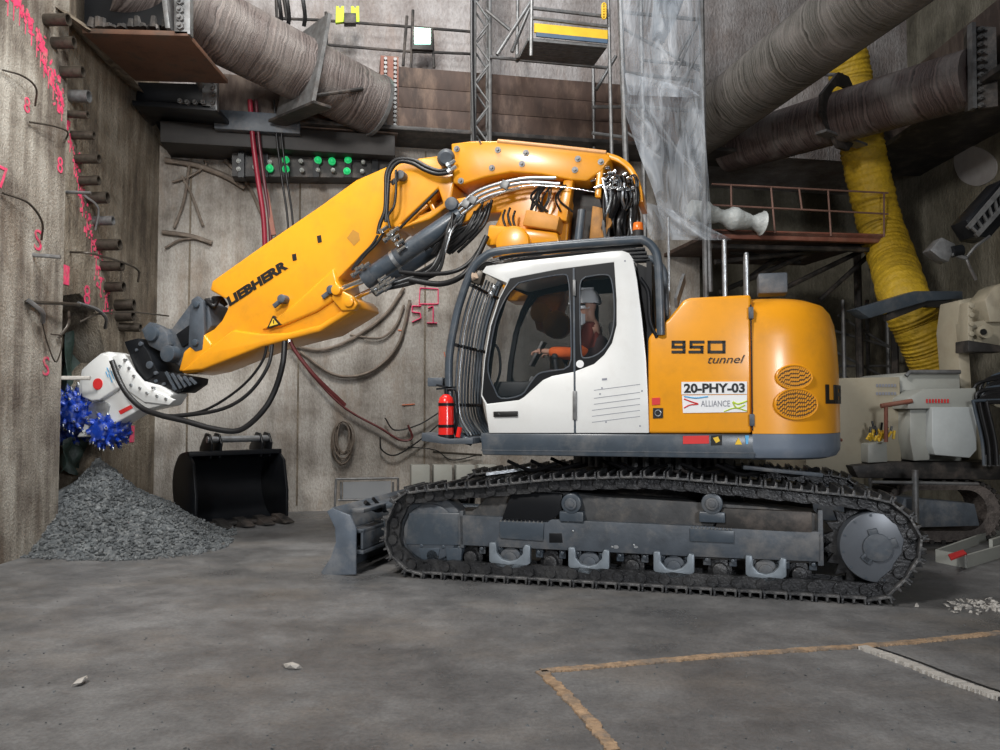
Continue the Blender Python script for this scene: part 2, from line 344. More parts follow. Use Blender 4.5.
tag(strip([(541, 672), (560, 690), (585, 716), (615, 752)], .075, 'sand_joint', SAND), 'short sandy grout line running towards the viewer', 'grout line')
tag(strip([(862, 649), (905, 664), (950, 682), (1003, 700)], .075, 'timber_strip', WOOD, .3, .025), 'pale timber strip set in the slab, running to the right edge', 'strip')
tag(strip([(868, 645), (910, 659), (955, 676), (1003, 693)], .022, 'open_joint', INK, .3, .004), 'thin dark crack beside the pale timber strip', 'crack')
IC = bmesh.new(); bmesh.ops.create_icosphere(IC, subdivisions=1, radius=1); IC.verts.ensure_lookup_table()
ICV = [v.co.copy() for v in IC.verts]; ICF = [[v.index for v in f.verts] for f in IC.faces]; IC.free()
def rockmesh(b, c, r, fl=.6):
    if not hasattr(b, 'rk'): b.rk = [[], []]
    V_, F_ = b.rk; n0 = len(V_); rot = Matrix.Rotation(random.uniform(0, 6.28), 3, Vector((random.uniform(-1, 1)*.6, random.uniform(-1, 1)*.6, 1)))
    sx, sy, sz = random.uniform(.7, 1.5), random.uniform(.6, 1.2), fl*random.uniform(.5, 1.1)
    for v in ICV: V_.append(c + rot @ (Vector((v.x*sx, v.y*sy, v.z*sz))*r*random.uniform(.7, 1.2)))
    for f in ICF: F_.append([n0+i for i in f])
def rocks(b):
    me = bpy.data.meshes.new('tmp'); me.from_pydata(b.rk[0], [], b.rk[1]); b.b.from_mesh(me); bpy.data.meshes.remove(me); return b
def stone(px, py, r, lab, m=ROCK, name='stone'):
    p = atz(px, py); b = MB(); rockmesh(b, Vector((0, 0, r*.25)), r); o = rocks(b).build(name, m, smooth=10); o.location = p
    tag(o, lab, 'stone')
stone(79, 684, .06, 'small pale stone on the floor at the lower left', WOOD)
stone(292, 668, .055, 'flat pinkish stone chip lying in mid floor', WOOD)
stone(370, 556, .04, 'small dark stone just in front of the blade')
b = MB()
for i in range(130):
    x = random.gauss(985, 22); y = random.gauss(606, 3.5)
    rockmesh(b, atz(x, y)+Vector((0, 0, .006)), random.uniform(.01, .035), .4)
tag(rocks(b).build('rubble_scatter', WOOD, smooth=10), 'thin scatter of pale rubble on the floor at the right edge', 'rubble', kind='stuff')
b = MB()
for i in range(420):
    p = atz(random.uniform(0, 1000), 560+190*random.random()**1.3)
    rockmesh(b, p+Vector((0, 0, .002)), random.uniform(.003, .011), .5)
tag(rocks(b).build('grit_scatter', ROCK, smooth=10), 'fine grit scattered over the concrete floor', 'grit', kind='stuff')

# ---- spoil heap under the cutter: wet grey chips
HC = Vector((-5.45, 10.85, 0))
def heap_h(x, y):
    xc = HC.x+max(0, HC.y-y)*.5; d = math.hypot((x-xc)/1.7, (y-HC.y)/1.5); base = max(0, 1-d)
    return 1.0*base**1.15 + .05*math.sin(7*x+3*y)*base
b = MB(); rows = []
for i in range(46):
    x = -5.9+i*.075; rows.append([Vector((x, y, heap_h(x, y)+random.uniform(0, .02)-.012)) for y in [8.4+j*.085 for j in range(50)]])
b.grid(rows)
bmesh.ops.delete(b.b, geom=[f for f in b.b.faces if all(v.co.z < -.001 or heap_h(v.co.x, v.co.y) < .004 for v in f.verts)], context='FACES')
for i in range(7000):
    a = random.uniform(-2.6, 2.2); q = random.random()**.8*1.05
    y = HC.y+math.sin(a)*q*1.55; x = HC.x+max(0, HC.y-y)*.5+math.cos(a)*q*1.75
    if x < -5.62 and y < 10.2: continue
    if x < -5.7: continue
    rockmesh(b, Vector((x, y, heap_h(x, y)+.008)), random.choice((.012, .016, .02, .026, .034)), random.choice((.4, .9, 1.4)))
tag(rocks(b).build('spoil_heap', ROCK, smooth=10), 'heap of grey broken rock chips below the blue cutter drums', 'rubble heap', kind='stuff')

# ---- pink survey paint
FX = Vector((1, 0, 0))
def wallX(px): return -5.6 if atX(px, 300, -5.6).y < 10.2 else -5.68
b = MB()
path = spline([(8, -5, 0), (22, 8, 0), (36, 35, 0), (45, 60, 0), (56, 88, 0), (66, 115, 0), (76, 165, 0), (86, 215, 0), (97, 262, 0), (108, 312, 0)], 12)
for i, q in enumerate(path):
    for k in range(2):
        x = q.x+random.gauss(0, 2.6); y = q.y+random.gauss(0, 3); X = wallX(x); p = atX(x, y, X)
        b.box(p+FX*random.uniform(.001, .006), (.006, random.uniform(.015, .06), random.uniform(.02, .09)), Matrix.Rotation(random.uniform(-.6, .6), 3, 'X'))
    if i % 5 == 0:
        p = atX(q.x, q.y, wallX(q.x)); b.box(p+FX*.003-UPZ*.12, (.005, .01, .25))
o = b.build('sprayed_outline', PINK); tag(o, 'ragged pink sprayed line curving down the left wall beside the pipe stubs', 'paint line')
for px, py, t, h, lb in ((27, 105, '8', .22, 'pink sprayed number below the looped cable at upper left'), (60, 165, '8', .24, 'pink sprayed number left of the middle pipe stubs'), (38, 240, 'S', .3, 'pink sprayed letter beside the bent rod on the left wall'), (66, 275, 'l', .3, 'pink sprayed stroke near the wall edge, level with the lowest stubs'),
                     (87, 295, '8', .32, 'pink sprayed number just left of the lowest pipe stubs'), (46, 366, 'S', .28, 'pink sprayed letter at the foot of the left wall, beside the cutter'), (3, 178, '7', .3, 'pink sprayed mark at the left edge of the photo'), (132, 434, 'I', .3, 'faint pink stroke behind the white cutter body')):
    X = wallX(px)+.004; h *= .85; p = atX(px, py, X); o = text('sprayed_number', t, p+Vector((0, -h*.3, -h/2)), (0, 1, 0), UPZ, h*.6, h, PINK, bold=.0)
    tag(o, lb, 'paint mark')
b = MB()
for q in (((412, 306), (421, 306)), ((412, 306), (412, 312)), ((412, 312), (420, 313)), ((420, 313), (421, 318)), ((421, 318), (412, 322)), ((428, 308), (433, 306)), ((433, 306), (433, 323)), ((427, 323), (437, 323))): b.bar(onb(*q[0], .02), onb(*q[1], .02), .07, .01)
o = b.build('sprayed_number', mat('fresh_pink_paint', (.9, .03, .17), .8, 0, .1)); tag(o, 'pink number 51 sprayed on the back wall behind the boom', 'paint mark')
b = MB()
for (x0, y0), (x1, y1) in (((420, 288), (438, 289)), ((438, 289), (438, 304)), ((438, 304), (419, 304)), ((419, 304), (420, 288))):
    b.bar(onb(x0, y0, .006), onb(x1, y1, .006), .05, .01)
tag(b.build('sprayed_box', bpy.data.materials['fresh_pink_paint']), 'pink sprayed square above the number on the back wall', 'paint mark')
b = MB()
for x0, y0, x1, y1 in ((398, 330, 404, 331), (402, 405, 415, 404), (444, 352, 446, 360)): b.bar(onb(x0, y0, .006), onb(x1, y1, .006), .03, .01)
tag(b.build('sprayed_dashes', mat('orange_spray', (.8, .2, .08), .8)), 'short orange dashes on the back wall below the sprayed square', 'paint mark')

# ---- pipe stubs out of the left wall
stubs = [(45, 20, .09), (53, 43, .09), (62, 72, .09), (70, 96, .10), (66, 114, .06), (72, 135, .07), (76, 159, .08), (80, 181, .08), (88, 198, .10), (94, 221, .08), (98, 245, .10), (102, 266, .09), (106, 287, .09), (116, 305, .10), (117, 316, .10), (120, 327, .08)]
ordn = ['topmost', 'second', 'third', 'fourth', 'fifth', 'sixth', 'seventh', 'eighth', 'ninth', 'tenth', 'eleventh', 'twelfth', 'thirteenth', 'fourteenth', 'fifteenth', 'lowest']
for i, (px, py, r) in enumerate(stubs):
    X = wallX(px); r *= .82; p = atX(px, py, X); L = random.uniform(.24, .32); th = .014
    b = MB(); segs = 16; rows = []
    for rad, x in ((r, -.1), (r, L), (r-th, L), (r-th, .02), (0.001, .02)):
        rows.append([Vector((x, rad*math.cos(2*math.pi*k/segs), rad*math.sin(2*math.pi*k/segs))) for k in range(segs)])
    b.grid(rows, close=True); o = b.build('pipe_stub', GALV if i in (3, 9) else BRONZE); o.location = p; o.rotation_euler = (0, random.uniform(-.05, .05), random.uniform(-.06, .06))
    tag(o, f'short open steel pipe in the left wall, {ordn[i]} from the top of the arched row', 'pipe', 'pipe stubs around the tunnel outline')

# ---- rods, cables and rags on the left wall
def wire(name, pts, r, m, lab, cat, n=6, sides=6):
    b = MB(); b.tube(spline(pts, n) if len(pts) > 2 else pts, r, sides); return tag(b.build(name, m, smooth=60), lab, cat)
LWX = -5.6
def lw(px, py, off=.03): return atX(px, py, wallX(px)) + FX*off
wire('bent_rod', [lw(0, 70), lw(14, 76, .1), lw(24, 88, .14), lw(31, 106, .05)], .012, BRONZE, 'curved cable on the left wall near the top left corner', 'cable')
wire('bent_rod', [lw(0, 193), lw(18, 203, .12), lw(32, 222, .12), lw(39, 240, .03)], .014, BRONZE, 'curved cable above the pink letter on the left wall', 'cable')
wire('bent_rod', [lw(27, 122), lw(45, 126, .1), lw(58, 132, .12), lw(63, 142, .02)], .012, BRONZE, 'short bent cable between two pink sprayed numbers', 'cable')
wire('steel_rod', [lw(66, 192, 0), lw(66, 192, 0)+Vector((.3, .05, 0))], .022, GALV, 'straight pale rod sticking out beside the eighth stub', 'rod')
wire('steel_rod', [lw(70, 252, 0), lw(70, 252, 0)+Vector((.3, .05, -.02)), lw(112, 268, .35), lw(118, 282, .3)], .016, BRONZE, 'thin rod bending down towards the lower stubs', 'rod')
wire('steel_rod', [lw(33, 255, 0), lw(33, 255, 0)+Vector((.32, .02, -.02))], .024, GALV, 'straight pale rod below the pink letter', 'rod')
wire('forked_rod', [lw(80, 195, .05), lw(85, 208, .18), lw(88, 230, .1)], .016, GALV, 'upright bent rod beside the ninth stub', 'rod')
wire('steel_rod', [lw(24, 302, .02), lw(60, 304, .16), lw(66, 305, .18)], .022, BRONZE, 'level rod crossing the wall left of the cutter', 'rod')
wire('steel_rod', [lw(66, 303, .16), lw(80, 309, .22), lw(90, 318, .22), lw(98, 328, .1)], .024, GALV, 'thick pale rod drooping above the cutter', 'rod')
wire('steel_rod', [lw(64, 312, .06), lw(60, 325, .1), lw(56, 338, .03)], .02, BRONZE, 'short dark rod pointing down beside the wall edge', 'rod')
wire('steel_rod', [lw(24, 300, .04), lw(32, 312, .12), lw(38, 322, .06)], .03, GALV, 'splayed pale strap end at the left of the level rod', 'rod')
wire('thin_cable', [lw(38, 322, .05), lw(44, 345, .05), lw(50, 362, .08), lw(53, 338, .12), lw(46, 334, .06)], .009, BRONZE, 'thin looping wire above the pink letter by the cutter', 'cable')
wire('steel_rod', [lw(72, 322, .1), lw(84, 314, .2), lw(110, 312, .3), lw(150, 316, .3)], .014, BRONZE, 'long thin rod reaching past the lowest stubs', 'rod')
wire('wooden_peg', [lw(62, 378, 0), lw(62, 378, 0)+Vector((.35, .02, 0))], .028, WOOD, 'pale round peg pointing at the cutter housing', 'peg')
TARP = mat('dark_green_tarp', (.035, .06, .05), .5, 0, .5, 7, .3)
def rag(px0, py0, px1, py1, X, lab):
    b = MB(); rows = []; P0 = atX(px0, py0, X); P1 = atX(px1, py1, X); n = 16
    for i in range(n+1):
        r = []
        for j in range(n+1):
            u, v = i/n, j/n; y = P0.y+(P1.y-P0.y)*u; z = P0.z+(P1.z-P0.z)*v
            r.append(Vector((X+.05*math.sin(9*u+4*v)+.04*math.sin(17*u-6*v), y, z+.05*math.sin(11*u))))
        rows.append(r)
    b.grid(rows); o = b.build('torn_tarp', TARP, smooth=80); md = o.modifiers.new('s', 'SOLIDIFY'); md.thickness = .008; tag(o, lab, 'tarp')
rag(65, 333, 88, 402, -6.1, 'dark green torn tarp hanging in the breakout behind the cutter')
rag(63, 440, 84, 470, -5.95, 'ragged grey green sheet under the cutter drums')

# ---- hoses and marks on the back wall (all hang a few centimetres off it)
def bw(pts, off=.06): return [onb(x, y, off) for x, y in pts]
TRACE = mat('dusty_wall_cable', (.19, .155, .125), .8, 0, .3, 10)
for pts, r, lb in (([(165, 160), (195, 165), (225, 176), (245, 188)], .05, 'thick dusty strap sagging under the green lamp beam'),
                   ([(172, 182), (190, 176), (205, 166), (205, 160)], .02, 'short dusty cable crossing the strap at the wall corner'),
                   ([(162, 232), (190, 236), (212, 243)], .04, 'dusty curved strap on the wall left of the boom'),
                   ([(165, 248), (180, 240), (200, 238)], .02, 'thin dusty strap rising to meet the curved one'),
                   ([(174, 228), (184, 200), (190, 160)], .025, 'long dusty rod leaning on the wall left of the boom'),
                   ([(203, 226), (192, 196), (182, 176)], .025, 'crossing dusty rod leaning against the longer one'),
                   ([(225, 160), (248, 185), (262, 215)], .035, 'dusty strap coming down to the boom top edge'),
                   ([(290, 345), (320, 350), (350, 340), (385, 315), (404, 288)], .03, 'faint dusty hose curving up behind the boom'),
                   ([(300, 352), (335, 375), (370, 372), (398, 345), (410, 300)], .03, 'large dusty hose loop hanging below the boom'),
                   ([(350, 335), (380, 338), (396, 325), (404, 305)], .02, 'small dusty hose loop inside the large one')):
    wire('wall_hose', bw(pts), r, TRACE, lb, 'hose', 8)
wire('wall_cable', bw([(290, 345), (315, 378), (345, 408), (380, 428), (400, 440), (412, 438), (408, 425)], .1), .022, mat('dark_red_hose', (.13, .03, .03), .5), 'dark red hose running down the back wall to the right', 'hose', 8)
wire('wall_cable', bw([(385, 418), (395, 430), (418, 425), (440, 412)], .1), .014, RUB, 'black cable arching across the wall left of the extinguisher', 'cable', 8)
wire('wall_cable', bw([(380, 437), (382, 450), (396, 455), (420, 440), (438, 425)], .1), .014, RUB, 'lower black cable loop left of the extinguisher', 'cable', 8)
wire('wall_cable', bw([(408, 447), (435, 450), (452, 460), (478, 455)], .1), .010, RUB, 'thin cable sagging between extinguisher and track', 'cable', 8)
b = MB()
for k in range(12):
    c = onb(343+random.uniform(-1.5, 1.5), 437, .04+.012*k); a = random.uniform(.09, .19); hgt = random.uniform(.25, .38); tp = onb(343, 420, .0).z
    b.tube([Vector((c.x, c.y, tp-hgt*1.05))+BU*a*math.cos(t*math.pi/12)+UPZ*(hgt*math.sin(t*math.pi/12)) for t in range(25)], .009, 5, cap=False)
tag(b.build('cable_coil', TRACE, smooth=60), 'coiled cable hanging on the back wall above the small frame', 'cable coil')
for x0, y0, x1, y1, lb in ((433, 452, 482, 455, 'thin conduit low on the back wall behind the track front'),):
    wire('conduit', bw([(x0, y0), (x1, y1)], .08), .02, BRONZE, lb, 'conduit')
b = MB()
for k, x in enumerate(range(410, 490, 22)): b.poly(bw([(x, 464), (x+18, 464), (x+18, 486), (x, 486)], .05), BN*.3)
tag(b.build('concrete_blocks', CREAM2, bevel=.01), 'row of pale blocks at the wall foot behind the track front', 'blocks')
# hanging hoses left of boom
for dx, m, r, lb in ((0, mat('red_hose', (.22, .012, .028), .4), .042, 'thick red hose hanging from the upper beams'), (6, mat('dark_red_hose', (.08, .018, .025), .4), .03, 'dark red hose hanging beside the bright red one'), (24, RUB, .018, 'left of two thin black cables beside the red hoses'), (29, RUB, .018, 'right of two thin black cables beside the red hoses')):
    wire('hanging_hose', [onb(250+dx, 100, .9), onb(253+dx, 140, .9), onb(258+dx, 180, .85), onb(264+dx, 225, .8), onb(266+dx, 300, .7)], r, m, lb, 'hose', 8, 8)
b = MB(); b.bar(onb(262, 190, .8)+BU*.06, onb(270, 235, .8)+BU*.06, .07); tag(b.build('hanging_bar', REDRUST), 'flat dark red bar hanging beside the red hoses', 'bar')
# ============================================================ UPPER STRUCTURE OF THE PIT
def bbox_on_wall(px0, py0, px1, py1, off, depth, name, m, lab=None, cat=None, parent=None, bevel=.01):
    """beam bolted to the back wall: pixel rectangle on the plane 'off' in front of it, solid back by depth"""
    q = [onb(px0, py0, off), onb(px1, py0, off), onb(px1, py1, off), onb(px0, py1, off)]
    z0 = (q[3].z+q[2].z)/2; z1 = (q[0].z+q[1].z)/2
    for i in (0, 1): q[i].z = z1
    for i in (2, 3): q[i].z = z0
    b = MB(); b.poly(q, -BN*depth); o = b.build(name, m, parent, bevel=bevel)
    if lab: tag(o, lab, cat)
    return o
# brown waler of stacked beams with stiffener strips
wal = empty('wall_waler', B0, label='brown riveted steel waler beam across the back wall below the scaffold', cat='beam')
def wchild(name, s0, s1, z0, z1, o0, o1, m, par=None, bevel=.01):
    b = MB(); a = BU*s0+BN*o0; c = BU*s1+BN*o0
    b.poly([a+UPZ*z0, c+UPZ*z0, c+UPZ*z1, a+UPZ*z1], BN*(o1-o0)); return b.build(name, m, wal if par is None else par, bevel=bevel)
s0, s1 = bs(390, 110), bs(770, 110)
for k in range(3): wchild('beam_face', s0, bs(735, 110), 6.45+k*.36, 6.45+k*.36+.345, .15, .72-.03*k, RUST)
wchild('bottom_flange', -.2, bs(735, 110), 6.35, 6.42, .0, .9, DKST)
b = MB()
for k in range(16):
    for q in (0, 1): b.cyl(BU*(s0-.12+q*.16)+BN*.7+UPZ*(6.47+k*.074), BU*(s0-.12+q*.16)+BN*.79+UPZ*(6.47+k*.074), .03, 6)
b.build('bolt_rows', GALV, wal); b = MB()
b.poly([BU*(s0-.2)+BN*.0+UPZ*6.4, BU*(s0+.1)+BN*.0+UPZ*6.4, BU*(s0+.1)+BN*.0+UPZ*7.65, BU*(s0-.2)+BN*.0+UPZ*7.65], BN*.72)
b.build('bolted_end_plate', REDRUST, wal)
# left waler with brackets, green lamps
lo = bbox_on_wall(215, 80, 398, 128, .75, .7, 'packing_beam', BEAM, 'brown stained beam behind the end of the left tube strut', 'beam')
bbox_on_wall(160, 128, 395, 149, .8, .8, 'ledge_beam', mat('blackish_beam', (.016, .014, .013), .6, 0, .4, 4), 'dark ledge beam running above the green lamps', 'beam')  # ledge beam in a near-black base colour
bbox_on_wall(214, 112, 300, 131, .95, .3, 'steel_sheet', SLATE2, 'grey flat steel sheet hanging under the left tube strut', 'sheet')
rk = empty('lamp_rack', onb(235, 165, .3), label='dark rack of posts holding small green lamps under the ledge beam', cat='lamp rack')
def rel(o, p): o.location = -Vector(p.location); return o
bk = MB(); bk.poly([onb(232, 149, .45), onb(395, 149, .45), onb(395, 178, .45), onb(232, 176, .45)], -BN*.4); rel(bk.build('back_board', DKST, rk), rk)
for i, x in enumerate((238, 262, 283, 313, 345, 372)):
    p = MB(); p.poly([onb(x, 149, .55), onb(x+6, 149, .55), onb(x+6, 177, .55), onb(x, 177, .55)], -BN*.25); rel(p.build('post', BLACK, rk), rk)
for i, (x, y, g) in enumerate(((270, 163, 0), (270, 169, 1), (286, 161, 1), (286, 170, 1), (301, 162, 0), (302, 171, 0), (318, 161, 1), (332, 162, 1), (318, 171, 0), (333, 171, 0), (348, 161, 1), (347, 172, 1), (363, 163, 0), (362, 172, 0), (239, 162, 0), (239, 170, 0), (255, 168, 0))):
    l = MB(); c = onb(x, y, .5); l.cyl(c, c+BN*.07, .06 if g else .035, 12); l.ball(c+BN*.07, .05 if g else .03, 10); o = rel(l.build('green_lamp' if g else 'white_lamp', GRN if g else DIM, rk), rk)
    if g: o['label'] = 'green glowing lamp'
# beams in the top left corner
def cornerbeam(name, lab, faces, m, parts=()):
    e = empty(name, faces[0][0][0], label=lab, cat='beam')
    for nm, pts, d, mm in [(f[1], f[0], f[2], f[3]) for f in faces]:
        b = MB(); b.poly(pts, d); rel(b.build(nm, mm, e, bevel=.008), e)
    return e
def studs(e, pix, Y, nm='bolt_row', r=.05):
    b = MB()
    for x, y in pix:
        c = at(x, y, Y); b.cyl(c, c-Vector((0, .05, 0)), r, 6); b.cyl(c, c-Vector((0, .09, 0)), r*.5, 8)
    rel(b.build(nm, GALV, e), e)
YD = Vector((0, 1, 0))
e = cornerbeam('corner_beam', 'dark beam end with bolted plate at the top left corner', [
    ([at(84, -30, 10.4), at(186, -30, 10.4), at(186, 26, 10.4), at(84, 24, 10.4)], 'web', YD*.25, BLACK),
    ([at(82, 28, 10.0), at(188, 31, 10.0), at(188, 36, 10.0), at(82, 33, 10.0)], 'bottom_flange', YD*1.5, mat('brown_underside', (.10, .045, .024), .7, 0, .5, 3, dirt=(.03, .025, .02), dirt_amt=.9)),
    ([at(174, -30, 10.0), at(190, -30, 10.0), at(190, 34, 10.0), at(174, 34, 10.0)], 'bolted_end_plate', YD*.12, GALV),
    ([at(158, -30, 10.0), at(163, -30, 10.0), at(170, 28, 10.0), at(165, 28, 10.0)], 'stiffener', YD*.5, GALV)], DKST)
studs(e, [(181, 2), (181, 11), (181, 19), (181, 27)], 10.0)
o = MB()
for k in range(14): o.cyl(at(92+k*5.6, random.uniform(15, 28), 10.1), at(92+k*5.6+random.uniform(-2, 2), 28, 10.1), .035, 6, r2=.06)
rel(o.build('weld_gusset', DKST, e), e)
e = cornerbeam('corner_beam', 'brown lower beam with rusty underside left of the tube strut', [
    ([at(138, 82, 12.2), at(206, 84, 12.2), at(206, 104, 12.2), at(136, 102, 12.2)], 'web', YD*.3, BLACK),
    ([at(132, 100, 11.9), at(216, 106, 11.9), at(216, 111, 11.9), at(132, 105, 11.9)], 'bottom_flange', YD*.7, BLACK),
    ([at(202, 64, 11.9), at(217, 70, 11.9), at(217, 110, 11.9), at(202, 108, 11.9)], 'bolted_end_plate', YD*.1, GALV),
    ([at(172, 37, 10.6), at(178, 36, 10.6), at(203, 88, 11.9), at(199, 90, 11.9)], 'edge_stiffener', YD*.15, GALV)], DKST)
studs(e, [(213, 74), (213, 81), (213, 88), (213, 95), (213, 103), (204, 103), (196, 103), (188, 103), (181, 102)], 11.9, r=.04)
e = cornerbeam('ledge_slab', 'rubble crusted concrete ledge sloping along the top of the left wall', [
    ([atX(86, 28, -5.2), atX(98, 33, -5.2), at(148, 98, 12.4), at(172, 150, 13.1), at(163, 150, 13.25), at(130, 96, 12.6)], 'crust', Vector((-.5, 0, .35)), WD)], DKST)
b = MB(); b.poly([at(150, 112, 12.6), at(240, 112, 12.9), at(240, 150, 12.9), at(168, 148, 12.9)], YD*.8); tag(b.build('tucked_beam', BLACK, bevel=.01), 'black beam tucked above the ledge left of the grey panel', 'beam')  # solid beam in plain black

# tube struts
def strut(p, q, r, m, lab, ribs=0):
    d = (q-p).normalized(); L = (q-p).length; e = empty('tube_strut', p, label=lab, cat='strut')
    b = MB(); b.cyl(Vector(), q-p, r, 48); rel_none = b.build('tube', m, e, smooth=40); return e, d, L
TUBE = mat('spiral_scored_tube', (.16, .135, .12), .5, .15, .25, 4, .25, dirt=(.34, .32, .3), dirt_amt=.7, stretch=(1, 1, 1), dscale=1.4)
def ringmat(name, axis, c0, c1):
    m = bpy.data.materials.new(name); m.use_nodes = True; N = m.node_tree.nodes; L = m.node_tree.links; b = N['Principled BSDF']; b.inputs['Roughness'].default_value = .5
    tc = N.new('ShaderNodeTexCoord'); dp = N.new('ShaderNodeVectorMath'); dp.operation = 'DOT_PRODUCT'; dp.inputs[1].default_value = axis
    L.new(tc.outputs['Object'], dp.inputs[0])
    no = N.new('ShaderNodeTexNoise'); no.inputs['Scale'].default_value = 2.2; no.inputs['Detail'].default_value = 8; L.new(tc.outputs['Object'], no.inputs['Vector'])
    ma = N.new('ShaderNodeMath'); ma.operation = 'MULTIPLY_ADD'; ma.inputs[1].default_value = .25; L.new(no.outputs[0], ma.inputs[0]); L.new(dp.outputs['Value'], ma.inputs[2])
    n1 = N.new('ShaderNodeTexNoise'); n1.noise_dimensions = '1D'; n1.inputs['Scale'].default_value = 24; n1.inputs['Detail'].default_value = 5; n1.inputs['Roughness'].default_value = .8
    L.new(ma.outputs[0], n1.inputs['W'])
    r = N.new('ShaderNodeValToRGB'); r.color_ramp.elements[0].position = .4; r.color_ramp.elements[0].color = (*c0, 1); r.color_ramp.elements[1].position = .6; r.color_ramp.elements[1].color = (*c1, 1)
    L.new(n1.outputs[0], r.inputs[0])
    r2 = N.new('ShaderNodeValToRGB'); r2.color_ramp.elements[0].position = .45; r2.color_ramp.elements[0].color = (0, 0, 0, 1); r2.color_ramp.elements[1].position = .7; r2.color_ramp.elements[1].color = (.6, .6, .6, 1)
    L.new(no.outputs[0], r2.inputs[0]); mx = N.new('ShaderNodeMix'); mx.data_type = 'RGBA'; L.new(r2.outputs[0], mx.inputs[0]); L.new(r.outputs[0], mx.inputs[6]); mx.inputs[7].default_value = (.24, .22, .205, 1)
    L.new(mx.outputs[2], b.inputs['Base Color'])
    bp = N.new('ShaderNodeBump'); bp.inputs['Strength'].default_value = .6; bp.inputs['Distance'].default_value = .03; L.new(n1.outputs[0], bp.inputs['Height']); L.new(bp.outputs[0], b.inputs['Normal'])
    return m
A = at(376, 107, 13.1); B = at(205, 20, 11.2); dl = (B-A).normalized(); Bx = A+dl*4.1
e, d, L = strut(A, Bx, .5, ringmat('scored_tube_left', dl, (.045, .034, .032), (.17, .14, .13)), 'scuffed tube strut running diagonally to the upper left corner')
c = MB(); mid = dl*((at(306, 62, 12.2)-A).length); side = dl.cross(UPZ).normalized(); up2 = side.cross(dl)
c.holed([(-.6, -.72), (.62, -.72), (.62, .72), (-.6, .72)], [[(.5*math.cos(t*math.pi/16), .5*math.sin(t*math.pi/16)) for t in range(32)]], -.03, .03)
o = c.build('collar_plate', GALV, e); o.matrix_local = Matrix.Translation(mid) @ Matrix((side, dl, up2)).transposed().to_4x4()
o = MB(); o.cyl(mid-side*.5-up2*.6, mid-side*.5-up2*.1-dl*.8, .03, 8); o.bar(mid-up2*.72+side*.6, mid-up2*.75-side*.7-dl*.1, .3, .04); o.build('bracket', DKST, e)
o = MB(); o.cyl(dl*-.0, dl*.06, .53, 48); o.build('end_ring', GALV, e)
A = at(700, 128, 14.3); B = at(838, 22, 10.7); dr = (B-A).normalized()
strut(A, A+dr*7.5, .5, ringmat('scored_tube_right', dr, (.04, .037, .03), (.17, .16, .145)), 'large grey tube strut crossing the upper right towards the viewer')
A = at(728, 150, 14.8); B = at(972, 78, 11.3); d2 = (B-A).normalized()
e, d, L = strut(A, B, .42, ringmat('dark_tube', d2, (.03, .02, .018), (.12, .085, .078)), 'dark rusty tube strut ending at the bolted flange on the right')
c = MB(); mid = at(842, 112, 13.0)-A; n2 = UPZ.cross(d2).normalized(); n3 = d2.cross(n2)
c.holed([(.62, -.15), (.15, -.62), (-.15, -.62), (-.62, -.15), (-.62, .15), (-.15, .62), (.15, .62), (.62, .15)], [[(.42*math.cos(t*math.pi/16), .42*math.sin(t*math.pi/16)) for t in range(32)]], -.03, .03)
o = c.build('collar_plate', DKST, e); o.matrix_local = Matrix.Translation(mid) @ Matrix((n2, d2, n3)).transposed().to_4x4()
o = MB(); o.tube([mid+n3*.62, mid+n3*.62-d2*.3+UPZ*.1], .03, 8); o.bar(mid-n3*.45-n2*.6, mid-n3*.45+n2*.6, .2, .04); o.build('bracket', GALV, e)
e = empty('bolted_flange', B, label='grey flange plate with a row of bolts where the dark tube meets the right beam', cat='flange')
o = MB(); o.poly([at(967, 26, 11.2), at(996, 27, 10.9), at(998, 106, 10.9), at(968, 110, 11.2)], YD*.12+Vector((.02, 0, 0))); rel(o.build('plate', DKST, e), e)
o = MB(); o.poly([at(967, 26, 11.15), at(971, 26, 11.15), at(972, 111, 11.15), at(968, 111, 11.15)], -YD*.12); rel(o.build('edge_rib', GALV, e), e)
studs(e, [(979, 30+k*7.6) for k in range(11)], 11.05, r=.035)
b = MB(); b.box((7.6, 8.0, 6.95), (1.2, 15, 1.1)); tag(b.build('side_waler', BEAM, bevel=.02), 'brown side beam along the top of the right wall', 'beam')
b = MB(); b.box((7.45, 8.2, 6.32), (1.5, 14.5, .08)); tag(b.build('side_flange', DKST), 'dark lower ledge under the side beam on the right', 'ledge')

# ---- back wall guard rails, flood lamp, vests
def rail(name, segs, r, m, lab, off=.6, cat='railing'):
    e = empty(name, onb(*segs[0][0], off), label=lab, cat=cat)
    for p, q in segs:
        b = MB(); b.cyl(onb(*p, off), onb(*q, off), r, 8); rel(b.build('rail_tube', m, e), e)
    return e
rail('guard_railing', [((318, 20), (400, 26)), ((318, 44), (400, 51)), ((326, 12), (327, 58)), ((400, 26), (475, 32)), ((400, 51), (475, 54)), ((413, 10), (411, 68)), ((432, 28), (434, 68)), ((407, 16), (403, 66))], .025, DKST, 'thin pipe guard railing above the left tube strut')
rail('guard_railing', [((268, 18), (318, 20)), ((276, 0), (278, 40)), ((283, -5), (287, 20))], .025, DKST, 'stub of pipe railing standing behind the left tube strut')
e = empty('flood_lamp', onb(422, 37, .75), label='glowing square flood lamp clamped to the railing', cat='lamp')
b = MB(); b.poly([onb(412, 26, .7), onb(433, 27, .7), onb(433, 50, .7), onb(412, 49, .7)], -BN*.1); rel(b.build('housing', DKST, e, bevel=.01), e)
b = MB(); b.poly([onb(414.5, 28, .705), onb(430.5, 29, .705), onb(430.5, 44, .705), onb(414.5, 44, .705)], BN*.012); rel(b.build('lamp_lens', LED, e), e)
